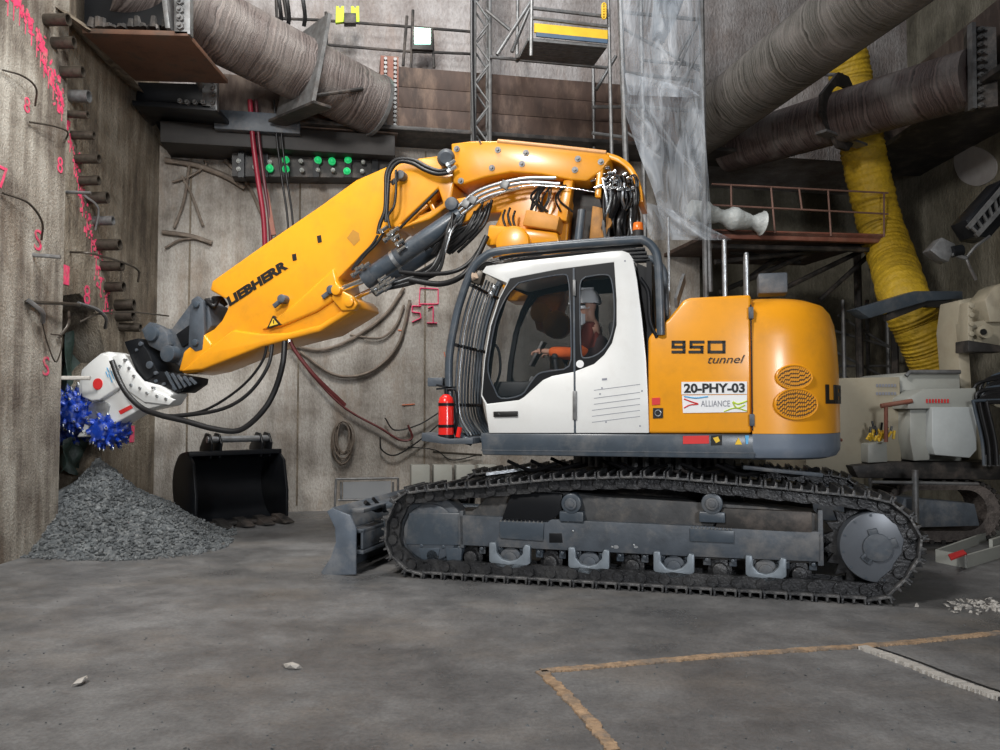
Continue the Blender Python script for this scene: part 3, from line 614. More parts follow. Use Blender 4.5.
for x, lb in ((340, 'left of two hi-vis vests hanging on the railing'), (355, 'right of two hi-vis vests hanging on the railing')):
    b = MB(); P = [(x-4, 8), (x-1.5, 8), (x, 11), (x+1.5, 8), (x+4, 8), (x+4.5, 24), (x-4.5, 25)]
    b.poly([onb(a, c, .55) for a, c in P], BN*.08); tag(b.build('hi_vis_vest', HIVIS, bevel=.01), lb, 'vest', 'vests on the railing')
b = MB(); b.poly([onb(344, 17, .6), onb(356, 17, .6), onb(356, 27, .6), onb(344, 27, .6)], BN*.15); tag(b.build('junction_box', DKST, bevel=.01), 'small dark box between the two vests', 'box')
for x, lb in ((276, 'leftmost black hose over the left tube strut'), (284, 'second black hose over the left tube strut'), (300, 'rightmost black hose over the left tube strut')):
    wire('drop_hose', [onb(x, -20, 1.4), onb(x+3, 0, 1.4), onb(x+5, 16, 1.3), onb(x+4, 26, 1.2)], .035, RUB, lb, 'hose')
# lattice mast
def lattice(name, px, py0, py1, off, w, lab, step=.35):
    a = onb(px, py1, off); z0, z1 = a.z, onb(px, py0, off).z; e = empty(name, a, label=lab, cat='mast')
    for i in (0, 1):
        for j in (0, 1):
            b = MB(); p = BU*(w*(i-.5))+BN*(w*(j-.5)); b.cyl(p, p+UPZ*(z1-z0), .03, 8); b.build('chord', GALV, e)
    for j in (0, 1):
        b = MB(); n = int((z1-z0)/step)
        for k in range(n):
            s = 1 if k % 2 else -1; y = BN*(w*(j-.5))
            b.cyl(BU*(-s*w/2)+y+UPZ*k*step, BU*(s*w/2)+y+UPZ*(k+1)*step, .018, 6)
            b.cyl(BU*(w/2)*(1 if j else -1)+BN*(-s*w/2)+UPZ*k*step, BU*(w/2)*(1 if j else -1)+BN*(s*w/2)+UPZ*(k+1)*step, .018, 6)
        b.build('bracing', GALV, e)
    return e
lattice('lattice_mast', 481, -60, 148, 1.0, .26, 'slim lattice mast rising behind the yellow upper link')
wire('mast_cable', [onb(472, -20, 1.2), onb(472, 60, 1.2), onb(474, 145, 1.2)], .03, RUB, 'black cable running up beside the lattice mast', 'cable')
# scaffold platform with yellow toe board
e = empty('scaffold_platform', onb(570, 60, 1.0), label='hanging scaffold platform with a yellow toe board at top centre', cat='scaffold')
def tubes(e, nm, segs, r, m):
    for p, q in segs:
        b = MB(); b.cyl(p, q, r, 8); rel(b.build(nm, m, e), e)
F0, F1 = 2.1, .7
b = MB()
for k in range(9):
    a, c = onb(528, 42, F0), onb(607, 45, F0); a.z = c.z = onb(566, 44, F0).z; q = -BN*(.7*k/9); a += q; c += q; b.poly([a, c, c-BN*.065, a-BN*.065], UPZ*.05)
rel(b.build('deck_planks', GALV, e), e)
b = MB(); b.poly([onb(534, 24, F0), onb(607, 31, F0), onb(607, 40, F0), onb(534, 33, F0)], BN*.03); rel(b.build('toe_board', TOEB, e), e)
b = MB(); b.poly([onb(536, 33, F0), onb(607, 40, F0), onb(607, 44, F0), onb(536, 37, F0)], BN*.03); rel(b.build('lower_board', mat('blue_board', (.08, .13, .2), .5), e), e)
tubes(e, 'guard_tube', [(onb(532, -20, F0), onb(531, 56, F0)), (onb(532, 8, F0), onb(610, 17, F0)), (onb(532, 18, F0), onb(610, 27, F0)), (onb(518, -20, F1), onb(517, 62, F1)), (onb(608, -20, F0), onb(612, 170, F0)), (onb(517, 56, F0), onb(517, 56, F1)), (onb(497, 55, 1.5), onb(532, 0, 1.5)), (onb(486, 10, 1.3), onb(510, 30, 1.3)), (onb(512, 52, 1.3), onb(532, 2, 1.3)), (onb(490, 57, 1.2), onb(608, 68, 1.2)), (onb(593, 60, F1), onb(594, 160, F1)), (onb(592, 107, 1.2), onb(622, 107, 1.2)), (onb(592, 133, 1.2), onb(622, 137, 1.2)), (onb(596, 90, 1.2), onb(616, 56, 1.2))], .03, GALV)
b = MB()
for k in range(5): b.tube([onb(604+2*math.cos(t), 6+k*2.5+3*math.sin(t), 2.2) for t in [i*math.pi/4 for i in range(9)]], .015, 5)
tag(b.build('chain_loop', TOEB, smooth=60), 'yellow chain looped beside the platform railing', 'chain')
# sheeted scaffold tower
e = empty('scaffold_tower', onb(665, 200, 2.0), label='scaffold tower wrapped in translucent sheeting right of centre', cat='scaffold')
FO = 2.6
tubes(e, 'standard', [(onb(619, -30, FO), onb(626, 165, FO)), (onb(701, -30, FO), onb(706, 300, FO)), (onb(640, -30, .9), onb(645, 240, .9)), (onb(708, 228, FO), onb(710, 292, FO))], .045, GALV)
tubes(e, 'ledger', [(onb(620, 12, FO), onb(702, 20, FO)), (onb(620, 72, FO), onb(702, 82, FO)), (onb(622, 105, FO), onb(703, 112, FO)), (onb(640, 60, .9), onb(700, 66, .9))], .03, GALV)
tubes(e, 'brace', [(onb(622, 28, FO-.1), onb(702, 72, FO-.1)), (onb(624, 104, FO-.1), onb(704, 175, FO-.1)), (onb(670, 72, FO), onb(690, 35, FO)), (onb(650, 110, FO), onb(704, 190, FO)), (onb(624, 130, FO), onb(660, 158, FO)), (onb(660, 140, .9), onb(640, 90, .9)), (onb(674, 78, FO), onb(700, 18, FO)), (onb(682, 84, FO), onb(700, 50, FO))], .022, GALV)
b = MB(); b.poly([onb(655, -20, 1.5), onb(690, -20, 1.5), onb(675, 20, 1.5), onb(662, 45, 1.5), onb(652, 40, 1.5)], BN*.1); rel(b.build('grey_bundle', SLATE2, e), e)
def sheet(name, edgeL, edgeR, off, lab, wav=.06, par=None):
    n = len(edgeL); rows = []
    for i in range(n):
        r = []
        for j in range(15):
            u = j/14; x = edgeL[i][0]+(edgeR[i][0]-edgeL[i][0])*u; y = edgeL[i][1]+(edgeR[i][1]-edgeL[i][1])*u
            r.append(onb(x, y, off+wav*math.sin(9*u+i*.9)+wav*.8*math.sin(17*u-i*1.9)+wav*random.uniform(-.4, .4)))
        rows.append(r)
    b = MB(); b.grid(rows); o = b.build(name, SHEET, smooth=180); sd = o.modifiers.new('sub', 'SUBSURF'); sd.levels = 1; sd.render_levels = 2
    tag(o, lab, 'sheeting'); return o
L = [(619, -20), (620, 20), (621, 60), (622, 90), (624, 112), (632, 132), (640, 158), (650, 180), (658, 205), (662, 232)]
Rr = [(700, -20), (701, 20), (702, 60), (703, 90), (704, 112), (705, 135), (707, 160), (709, 185), (711, 210), (712, 238)]
sheet('plastic_sheeting', L, Rr, FO+.12, 'translucent plastic sheeting draped down the front of the scaffold tower')
sheet('plastic_sheeting', [(624, 72), (626, 82), (628, 95)], [(690, 88), (700, 96), (703, 98)], FO+.2, 'milky fold of sheeting tied across the scaffold tower', .04)
sheet('plastic_sheeting', [(638, 200), (645, 222), (650, 240)], [(690, 215), (712, 230), (735, 240)], FO+.25, 'crumpled lower end of the sheeting behind the cab roof', .12)
b = MB(); b.tube(spline([onb(x, y, 2.15) for x, y in ((690, 210), (715, 215), (735, 219), (755, 222), (766, 224))], 5), [.15+.04*math.sin(i*.8)+random.uniform(-.02, .02) for i in range(20)]+[.05], 14); tag(b.build('sheeting_roll', mat('white_plastic', (.5, .53, .52), .35, 0, .15, 6, .5), smooth=70), 'white rolled sheeting lying on the walkway', 'sheeting')
# ---- right walkway
e = empty('steel_walkway', onb(800, 240, 1.0), label='rust red walkway deck with thin railing right of the cab', cat='walkway')
b = MB(); b.poly([onb(712, 229, 2.0), onb(890, 234, 2.0), onb(890, 243, 2.0), onb(712, 238, 2.0)], -BN*.12); rel(b.build('edge_beam', REDRUST, e, bevel=.01), e)
b = MB(); b.poly([onb(712, 234, 2.0), onb(890, 239, 2.0), onb(890, 239, 2.0)-BN*2.6, onb(712, 234, 2.0)-BN*2.6], UPZ*.06); rel(b.build('deck_plate', RUST, e), e)
tubes(e, 'railing_tube', [(onb(712, 184, 2), onb(888, 193, 2)), (onb(712, 205, 2), onb(888, 214, 2)), (onb(771, 187, 2), onb(775, 233, 2)), (onb(799, 188, 2), onb(802, 210, 2)), (onb(828, 190, 2), onb(831, 236, 2)), (onb(884, 193, 2), onb(884, 240, 2)), (onb(731, 185, 2), onb(732, 230, 2))], .016, mat('pale_red_tube', (.2, .11, .085), .6, 0, .3))
tubes(e, 'support_brace', [(onb(720, 292, 1.2), onb(840, 240, 1.2)), (onb(760, 300, 1.2), onb(880, 242, 1.2)), (onb(820, 300, 1.2), onb(880, 245, 1.2)), (onb(715, 262, 1.5), onb(860, 246, 1.5)), (onb(730, 252, .6), onb(800, 262, .6)), (onb(740, 285, .8), onb(800, 240, .8)), (onb(712, 246, 1.8), onb(870, 250, 1.8))], .045, DKST)
tubes(e, 'post', [(onb(857, 246, .6), onb(861, 420, .6)), (onb(893, 246, .6), onb(896, 420, .6))], .07, DKST)
e = empty('dark_scaffold', onb(880, 420, .2), label='dark scaffold frames under the walkway at right', cat='scaffold')
tubes(e, 'standard', [(onb(857+dx, 300, .2-dx*.02), onb(857+dx, 300, .2-dx*.02)*1-UPZ*onb(857+dx, 300, .2-dx*.02).z) for dx in (-14, 10, 30)], .04, GALV)
tubes(e, 'brace', [(onb(838, 315, .3), onb(895, 350, .3)), (onb(832, 330, .3), onb(893, 348, .3)), (onb(836, 352, .3), onb(890, 380, .3)), (onb(834, 366, .3), onb(893, 366, .3)), (onb(836, 372, .3), onb(890, 400, .3))], .025, GALV)
e = empty('grey_shelf', onb(900, 300, 1.5), label='dark grey shelf plate crossing in front of the yellow duct', cat='shelf')
b = MB(); q = [onb(856, 309, 3.7), onb(915, 291, 3.7), onb(963, 291, 3.6), onb(963, 299, 3.6), onb(928, 301, 3.7), onb(870, 318, 3.7)]
b.poly(q, -BN*.25); rel(b.build('plate', SLATE, e, bevel=.01), e)
b = MB(); b.bar(onb(885, 318, 3.6), onb(925, 302, 3.6), .1); b.bar(onb(925, 304, 3.6), onb(955, 305, 3.6), .1); rel(b.build('bracket', DKST, e), e)
# ---- yellow air duct
def duct(pts, r, lab, off):
    sp = spline([onb(x, y, 1.0 if y < 100 else 1.5 if y < 240 else 1.5+(min(y, 300)-240)/60*off) for x, y in pts], 40); b = MB(); ph = 0; rr = []
    for i, p in enumerate(sp): rr.append(r*(1+.02*math.sin(i*1.15)+.02*math.sin(i*.33)+random.uniform(-.012, .012)))
    b.tube(sp, rr, 28); return tag(b.build('air_duct', DUCT, smooth=75), lab, 'duct')
duct([(838, 40), (847, 60), (853, 95), (860, 135), (868, 175), (880, 225), (893, 262), (903, 295), (917, 325), (930, 352), (942, 382)], .37, 'fat yellow flexible air duct hanging down the right side', 1.4)
b = MB(); c = [onb(x, y, 2.05) for x, y in ((893, 263), (894, 267))]; b.cyl(c[0], c[1], .385, 28); tag(b.build('duct_band', DKST), 'dark clamp band around the yellow duct', 'band')
# ============================================================ TUNNEL EXCAVATOR (local frame: x to the rear, y away from the viewer, z up)
EX = empty('tunnel_excavator', MO, -MY, label='yellow and white crawler tunnel excavator with a cutter head on its raised boom', cat='excavator')
def P(pix, y=0): return [M(a, b, y) for a, b in pix]
def pr(name, pix, yp, y0, y1, m, par, bevel=.015, seg=2, smooth=35):
    b = MB(); b.prism(P(pix, yp), y0, y1); return b.build(name, m, par, bevel=bevel, seg=seg, smooth=smooth)
def m3(pts, y): return [M3(a, b, y) for a, b in pts]
def hose(name, pts, r, m, par, n=6, sides=8):
    """pts: (px, py, y)"""
    b = MB(); b.tube(spline([M3(a, c, y) for a, c, y in pts], n), r, sides); return b.build(name, m, par, smooth=60)
# ---- tracks
outl = [(412, 577), (385, 556), (380, 530), (385, 510), (400, 490), (445, 483), (487, 480), (547, 474), (592, 472), (650, 471), (707, 475), (762, 480), (812, 485), (875, 492), (902, 502), (924, 527), (928, 552), (912, 583), (880, 603)]
Lp = [M(a, b, 0) for a, b in outl]
zg = .0
Lp = [(s, max(z, .0)) for s, z in Lp]; Lp[0] = (Lp[0][0], 0.0); Lp[-1] = (Lp[-1][0], 0.0)
cl = [Vector((s, 0, z)) for s, z in Lp]
# closed smooth path
Q = cl + []; pts = []
n = len(Q)
for i in range(n-1):
    a = Q[max(i-1, 0)]; bq = Q[i]; c = Q[i+1]; d = Q[min(i+2, n-1)]
    if i == 0: a = bq + Vector((.5, 0, 0))
    if i == n-2: d = c - Vector((.5, 0, 0))
    for k in range(12):
        t = k/12; pts.append(.5*((2*bq)+(c-a)*t+(2*a-5*bq+4*c-d)*t*t+(3*bq-a-3*c+d)*t**3))
pts.append(Q[-1]); m_ = int((Q[-1]-Q[0]).length/.05)
for k in range(1, m_): pts.append(Q[-1].lerp(Q[0], k/m_))
for p in pts: p.z = max(p.z, 0)
per = [0]
for i in range(len(pts)): per.append(per[-1]+(pts[(i+1) % len(pts)]-pts[i]).length)
TL = per[-1]
def onpath(d):
    d %= TL
    for i in range(len(pts)):
        if per[i+1] >= d:
            t = (d-per[i])/(per[i+1]-per[i]+1e-9); return pts[i].lerp(pts[(i+1) % len(pts)], t)
NS = 52; PT = TL/NS
def shoe_mesh():
    b = MB(); h = PT*.5
    # plate with three grousers and a folded edge; local x along travel, z outward, y across (0..0.6)
    prof = [(-h*.97, -.072), (h*.90, -.072), (h*1.0, -.085), (h*1.02, -.06), (h*.93, -.05), (h*.93, 0), (h*.78, 0), (h*.74, -.05), (h*.12, -.05), (h*.08, -.012), (-h*.08, -.012), (-h*.12, -.05), (-h*.74, -.05), (-h*.78, 0), (-h*.93, 0), (-h*.97, -.05)]
    b.poly([(x, 0, z) for x, z in prof], (0, .6, 0)); return b
def link_mesh(b, M0):
    """one pair of chain links with pin boss, placed by M0"""
    t = bmesh.new(); bb = MB(); bb.b.free(); bb.b = t
    for y in (.09, .36):
        bb.poly([(-PT*.62, y, -.075), (-PT*.45, y, -.055), (PT*.3, y, -.055), (PT*.4, y, -.1), (PT*.62, y, -.12), (PT*.6, y, -.17), (PT*.2, y, -.185), (-PT*.5, y, -.175), (-PT*.66, y, -.13)], (0, .06, 0))
        bb.cyl((-PT*.5, y-.03, -.12), (-PT*.5, y+.08, -.12), .05, 14); bb.cyl((PT*.1, y-.012, -.085), (PT*.1, y+.02, -.085), .022, 8); bb.cyl((PT*.32, y-.012, -.1), (PT*.32, y+.02, -.1), .018, 8)
    bb.cyl((-PT*.5, .17, -.12), (-PT*.5, .46, -.12), .028, 10)
    t.transform(M0); me = bpy.data.meshes.new('tmp'); t.to_mesh(me); t.free(); b.b.from_mesh(me); bpy.data.meshes.remove(me)
def make_track(off, first):
    b = MB(); frames = []
    for k in range(NS):
        d = k*PT; p = onpath(d); t = (onpath(d+PT*.5)-onpath(d-PT*.5)).normalized(); nrm = Vector((-t.z, 0, t.x))
        # path runs up the front, over the top and back: outward is the left-hand normal
        mid = Vector((1.0, 0, .6))
        if (p-mid).dot(nrm) < 0: nrm = -nrm
        ax = t; ay = Vector((0, 1, 0)); 
        if ax.cross(ay).dot(nrm) < 0: ax = -ax
        m0 = Matrix((ax, ay, nrm)).transposed().to_4x4(); m0.translation = p + Vector((0, off, 0)); frames.append(m0); link_mesh(b, m0)
    ch = b.build('track_chain', TRK2, EX, smooth=30)
    for k, m0 in enumerate(frames):
        if first.get('o') is None:
            o = shoe_mesh().build('track_shoe', TRK, ch, bevel=.004, seg=1); first['o'] = o
        else:
            o = first['o'].copy(); S.collection.objects.link(o); o.parent = ch
        o.matrix_local = m0
    return ch
first = {}
make_track(0, first); make_track(2.4, first)
# ---- near track frame
fy = .16
def mw(px, py, y=fy): return M3(px, py, y)
TF = pr('track_frame', [(404, 512), (470, 512), (475, 508), (505, 478), (560, 492), (600, 497), (700, 503), (760, 507), (818, 514), (822, 530), (820, 565), (700, 560), (600, 553), (520, 550), (462, 547), (408, 545)], fy, fy+.05, .6, mat('grimy_slate', (.04, .042, .045), .6, 0, .4, 4, .2, dirt=(.13, .115, .1), dirt_amt=.7), EX, .012)
for rs, nm in (([(458, 515), (822, 532), (821, 562), (700, 557), (600, 552), (458, 545)], 'side_plate'), ([(818, 510), (823, 510), (824, 566), (818, 566)], 'end_rib'), ([(459, 511), (463, 511), (464, 548), (460, 548)], 'end_rib')):
    pr(nm, rs, fy-.02, fy-.02, fy+.07, SLATE2, TF, .008)
pr('top_cover', [(501, 521), (512, 492), (562, 494), (562, 512), (548, 523)], fy-.01, fy-.02, .5, BLACK, TF, .008)
pr('top_cover', [(715, 528), (722, 508), (812, 512), (812, 534)], fy-.01, fy-.02, .5, DKST, TF, .008)
pr('step_plate', [(500, 521), (544, 523), (543, 541), (500, 538)], fy-.03, fy-.04, fy+.02, SLATE, TF, .004)
pr('step_plate', [(690, 528), (734, 531), (734, 543), (690, 541)], fy-.03, fy-.04, fy+.02, SLATE, TF, .004)
b = MB()
for x0, x1 in ((501, 542), (692, 731)):
    for k in range(11):
        x = x0+(x1-x0)*k/10; y = 521.5+(x-500)*.037; b.prism(P([(x-1.2, y), (x, y-2.4), (x+1.2, y)], fy-.03), fy-.04, fy+.15)
b.build('step_teeth', GALV, TF)
b = MB(); b.prism(P([(549, 533), (562, 533), (563, 543), (549, 543)], fy-.02), fy-.022, fy+.06); b.build('frame_slot', BLACK, TF, bevel=.006)
b = MB()
for x, y in ((568, 521), (573, 531), (634, 545), (612, 547)): b.ball(M3(x, y, fy-.02), .012, 8)
for x, y, r in ((616, 547, .03), (636, 547, .026)): b.ball(M3(x, y, fy-.018), r, 10, (1.3, .1, .8))
b.build('paint_chips', STEEL, TF)
# carrier rollers
for x, y in ((572, 503), (712, 503)):
    c = M3(x, y, fy); b = MB(); b.cyl((c.x, fy-.06, c.z), (c.x, fy+.3, c.z), .10, 24); o = b.build('carrier_roller', SLATE, TF, bevel=.012)
    b = MB(); b.cyl((c.x, fy-.085, c.z), (c.x, fy-.05, c.z), .06, 20); b.cyl((c.x, fy-.095, c.z), (c.x, fy-.05, c.z), .035, 16); b.build('roller_cap', SLATE2, o, bevel=.006)
    b = MB(); b.box((c.x, fy+.1, c.z-.13), (.24, .3, .1)); b.build('roller_bracket', SLATE, TF, bevel=.012)
# bottom rollers and guards
for x, y, gd in ((432, 556, 0), (470, 558, 0), (510, 559, 1), (550, 563, 0), (589, 564, 1), (632, 567, 0), (674, 568, 1), (720, 571, 0), (766, 572, 1), (800, 575, 0)):
    c = M3(x, y, fy); b = MB(); b.cyl((c.x, fy+(.02 if gd else .08), c.z), (c.x, fy+.4, c.z), .115, 20); b.cyl((c.x, fy-.0, c.z), (c.x, fy+.4, c.z), .07, 16)
    o = b.build('track_roller', SLATE2 if gd else TRK2, TF, bevel=.01)
    for dx in (-.12, .12): b = MB(); b.box((c.x+dx, fy+.12, c.z+.10), (.07, .16, .12)); b.cyl((c.x+dx, fy+.05, c.z+.1), (c.x+dx, fy-.0, c.z+.1), .022, 6); b.build('roller_mount', SLATE, TF, bevel=.008)
    if gd:
        k = 20; out = []; inn = []
        q = [(-19, -15), (-19, 3), (-12, 9), (0, 11), (12, 9.5), (19, 5), (19, -12), (14, -13), (12, -9), (12, -4), (7, 1), (0, 3), (-7, 1), (-12, -5), (-12, -10), (-13, -15)]
        pr('roller_guard', [(x+a*1.08, y+c2*1.05-1) for a, c2 in q], fy-.05, fy-.07, fy+.0, STEEL if False else mat('guard_grey', (.2, .235, .27), .4, .2, .2, 8) if not bpy.data.materials.get('guard_grey') else bpy.data.materials['guard_grey'], TF, .012)
# drive sprocket housing at the rear, idler at the front
c = M3(877, 547, .12); b = MB(); b.cyl((c.x, .10, c.z), (c.x, .45, c.z), .318, 56); SP = b.build('final_drive', mat('drive_grey', (.10, .112, .13), .35, .2, .12, 5), EX, bevel=.02)
b = MB(); b.cyl((c.x, .07, c.z), (c.x, .11, c.z), .125, 32)
for a in (105, 225, 20, 230): b.box((c.x+.13*math.cos(R(a)), .09, c.z+.13*math.sin(R(a))), (.08, .035, .08), Matrix.Rotation(-R(a), 3, 'Y'))
b.build('hub_cover', SLATE2, SP, bevel=.008)
b = MB()
for k in range(12): a = R(30*k+10); b.cyl((c.x+.29*math.cos(a), .09, c.z+.29*math.sin(a)), (c.x+.29*math.cos(a), .105, c.z+.29*math.sin(a)), .011, 8)
b.build('hub_bolts', SLATE, SP)
b = MB(); prof = []
for k in range(44):
    a = 2*math.pi*k/44; r = .45 if k % 2 else .36; prof.append((c.x+r*math.cos(a), c.z+r*math.sin(a)))
b.prism(prof, .27, .35); b.build('sprocket', TRK2, EX, bevel=.008)
c = M3(431, 532, .2); b = MB(); b.cyl((c.x, .2, c.z), (c.x, .46, c.z), .38, 48); b.cyl((c.x, .17, c.z), (c.x, .21, c.z), .30, 40); ID = b.build('idler_wheel', SLATE2, EX, bevel=.02)
pr('idler_yoke', [(408, 513), (463, 513), (463, 546), (405, 545)], fy-.01, fy+.0, fy+.12, SLATE, EX, .015)
b = MB(); b.prism(P([(418, 548), (440, 548), (436, 566), (422, 565)], fy), fy+.0, fy+.1); b.prism(P([(445, 548), (462, 548), (460, 572), (448, 571)], fy), fy+.0, fy+.1); b.build('idler_guard', SLATE, EX, bevel=.01)
# centre frame, slew ring
b = MB(); b.box((M(650, 520, 1.5)[0]-.1, 1.5, .75), (2.2, 1.9, .5)); b.box((M(650, 520, 1.5)[0]-.1, 1.5, .6), (3.6, .8, .35)); b.build('centre_frame', DKST, EX, bevel=.03)
sc = M(640, 460, 0)[0]
b = MB(); b.cyl((sc, 1.5, .95), (sc, 1.5, 1.3), .8, 48); SLR = b.build('slew_ring', DKST, EX, bevel=.01)
b = MB()
for k in range(48): a = 2*math.pi*k/48; b.cyl((sc+.86*math.cos(a), 1.5+.86*math.sin(a), 1.12), (sc+.86*math.cos(a), 1.5+.86*math.sin(a), 1.27), .035, 6)
b.build('slew_bolts', GALV, SLR)
b = MB()
for k in range(14): p = Vector((sc-1.6+random.uniform(0, 3.0), random.uniform(.1, .9), 1.2)); b.tube(spline([p, p+Vector((.25, 0, -.09)), p+Vector((.5, .1, -.03))], 4), .02, 6); b.build('belly_hose', RUB, EX, smooth=60); b = MB()
# far track frame (seen only through gaps)
b = MB(); b.box((1.0-.2, 2.65, .62), (3.4, .35, .42)); b.build('track_frame', SLATE2, EX, bevel=.02)
# far-side edge rails lying on near track: light strip by the slew ring
b = MB(); b.bar(M3(486, 474, .3), M3(530, 468, .5), .05, .03); b.build('track_tread_edge', STEEL, EX)
b = MB(); b.bar(M3(742, 467, .2), M3(822, 475, .35), .09, .04); b.build('rear_step', SLATE2, EX, bevel=.01)
# ---- blade
yb0, yb1 = -.02, 3.0
side = P([(328, 511), (333, 508), (351, 515), (357, 528), (357, 574), (325, 575), (322, 572), (332, 557), (337, 542), (336, 527)], yb0)
BL = MB(); prof = P([(328, 511), (333, 507), (340, 515), (345, 530), (344, 548), (338, 562), (334, 574), (322, 574), (332, 558), (337, 542), (336, 527)], yb0)
BL.prism(prof, yb0, yb1); BL = BL.build('dozer_blade', SLATE2, EX, bevel=.008, smooth=50)
b = MB(); b.prism(side, yb0-.03, yb0+.0); b.build('blade_end_plate', mat('blade_end_grey', (.11, .135, .17), .4, .1, .15, 5, dirt=(.3, .3, .3), dirt_amt=.4), BL, bevel=.006)
s_, z_ = M(345, 530, yb0)
b = MB()
for z in (.25, .47, .68): b.box((s_+.1, 1.5, z-.02), (.16, 2.9, .04))
b.box((s_+.16, 1.5, .36), (.03, 2.9, .2)); b.build('back_ribs', SLATE2, BL, bevel=.006)
b = MB()
for y in (.7, 2.2): b = MB(); b.box((s_+.65, y, .4), (1.2, .22, .2)); b.build('blade_arm', SLATE, BL, bevel=.01); b = MB(); b.cyl((s_+.12, y, .62), (s_+.7, y, .75), .06, 12); b.build('blade_ram', SLATE, BL)
b = MB(); b.tube(spline([(s_+.06, .35, .72), (s_+.1, .5, .62), (s_+.12, .7, .6), (s_+.2, .9, .66)], 6), .025, 8); b.tube(spline([(s_+.06, .55, .74), (s_+.12, .65, .64), (s_+.2, .8, .62)], 6), .02, 8); b.build('blade_hoses', RUB, BL, smooth=60)

# ---- upper carriage deck
y0 = .0
SK = MB(); SK.prism(P([(480, 433), (755, 434.5), (755, 459), (482, 455)], 0), 0, 2.9); SK = SK.build('deck_skirt', SLATE, EX, bevel=.02)
s480 = M(480, 440)[0]
pr('skirt_groove', [(481, 449.5), (755, 452.5), (755, 453.6), (481, 450.6)], -.003, -.006, .002, SLATE2, SK, 0)
b = MB(); b.prism(P([(455, 437), (482, 437), (482, 441), (455, 441)], .05), .05, 1.0); b.build('front_step', SLATE, EX, bevel=.006)
# engine cover
ec = [(648, 433.5), (648, 338), (655, 329), (668, 319), (677, 308), (683, 300), (690, 297.5), (751, 294.5), (752, 433.5)]
EC = pr('engine_cover', ec, .02, .02, 2.9, YEL, EX, .03, 3)
sA = M(752, 400, .0)[0]
# counterweight with rounded rear
def plan(t, inset=0, A=.90, B=1.46, e=2.9):
    """t 0..1 from the near seam round the rear to the far side"""
    th = math.pi*t; c, s = math.cos(th), math.sin(th)
    return Vector((sA+(A-inset)*abs(s)**(2/e), 1.46-(B-inset)*math.copysign(abs(c)**(2/e), c), 0))
def shell(prof, name, m, par, cap_top=True, cap_bot=False, T=64, A=.90):
    b = MB(); rows = []
    for ins, z in prof: rows.append([plan(i/T, ins, A) + Vector((0, 0, z)) for i in range(T+1)])
    vs = b.grid(rows)
    if cap_top: b.b.faces.new(vs[-1][::-1])
    if cap_bot: b.b.faces.new(vs[0])
    b.b.faces.new([r[0] for r in vs]+[r[-1] for r in vs][::-1])
    return b.build(name, m, par, smooth=40)
zb = M(752, 434, 0)[1]; zt = M(752, 294.5, 0)[1]; zs = M(752, 459, 0)[1]
H = zt-zb
CW = shell([(0, zb+.003), (0, zb+H*.12), (.0, zb+H*.3), (.006, zb+H*.5), (.02, zb+H*.7), (.04, zb+H*.82), (.075, zb+H*.9), (.13, zb+H*.955), (.24, zb+H*.99), (.42, zb+H*1.005)], 'counterweight', YEL, EX)
CB = shell([(.10, zs-.01), (.035, zs+.01), (.005, zs+.06), (0, zs+.1), (0, zb)], 'bumper_skirt', mat('bumper_grey', (.13, .16, .205), .4, 0, .08, 4, dirt=(.3, .3, .32), dirt_amt=.4), CW, cap_bot=True)
b = MB(); b.box((sA, -.003, (zb+zt)/2-.03), (.012, .02, H*.9)); b.build('door_seam', BLACK, EC)
for y in (382, 420, 313): pass
for px, py in ((751, 313), (752, 420)):
    c = M3(px, py, 0); b = MB(); b.box((c.x, -.0, c.z), (.045, .04, .11)); b.build('hinge', SLATE2, EC, bevel=.005)
# vents and rear letters on the curved flank
def flank(px, py):
    """point of the counterweight flank whose picture column is px"""
    z = M(790, py, .1)[1]; best = None
    for i in range(1, 400):
        q = plan(i/800); w_ = Mw(q.x, q.y, z); x, y = proj(w_)
        if best is None or abs(x-px) < best[0]: best = (abs(x-px), i/800)
    t = best[1]; q = plan(t); tg = (plan(t+.003)-plan(t-.003)).normalized(); nr = tg.cross(UPZ).normalized()
    z = Mw(q.x, q.y, 0); d = ray(px, py); k = (z-EYE).to_2d().length/d.to_2d().length
    return Vector((q.x, q.y, EYE.z+d.z*k)), tg, nr
for px, py, wx, hz in ((794, 377, .165, .11), (796, 404, .2, .14)):
    c, tg, nr = flank(px, py); 
    if nr.y > 0: nr = -nr
    b = MB(); b.poly([c+tg*wx*math.cos(a)+UPZ*hz*math.sin(a) for a in [i*math.pi/16 for i in range(32)]], nr*.012); v = b.build('vent', VENTD, CW)
    b = MB()
    for k in range(-9, 10):
        x = k/9.5*wx; hh = hz*math.sqrt(max(0, 1-(x/wx)**2))
        if hh < .01: continue
        nb = max(2, int(hh*2/.035))
        for j in range(nb):
            z0 = -hh+2*hh*j/nb; b.bar(c+tg*(x-.006)+UPZ*z0+nr*.016, c+tg*(x+.006)+UPZ*(z0+2*hh/nb*.62)+nr*.016, .009, .012)
    b.tube([c+tg*wx*math.cos(a)+UPZ*hz*math.sin(a)+nr*.012 for a in [i*math.pi/20 for i in range(41)]], .010, 6)
    b.build('vent_grille', YEL, v, smooth=40)
c, tg, nr = flank(825, 394)
tb = min((abs(plan(i/2000).x-c.x)+abs(plan(i/2000).y-c.y), i/2000) for i in range(1, 1000))[1]
rl = text('rear_lettering', 'LIEBHERR', (0, 0, c.z-.09), (1, 0, 0), (0, 0, 1), 1.5, .18, INK, CW, bold=.03, thick=.02)
arc = [(0, plan(tb))]; tt = tb
while arc[-1][0] < 1.8: tt += .002; q = plan(tt); arc.append((arc[-1][0]+(q-arc[-1][1]).length, q))
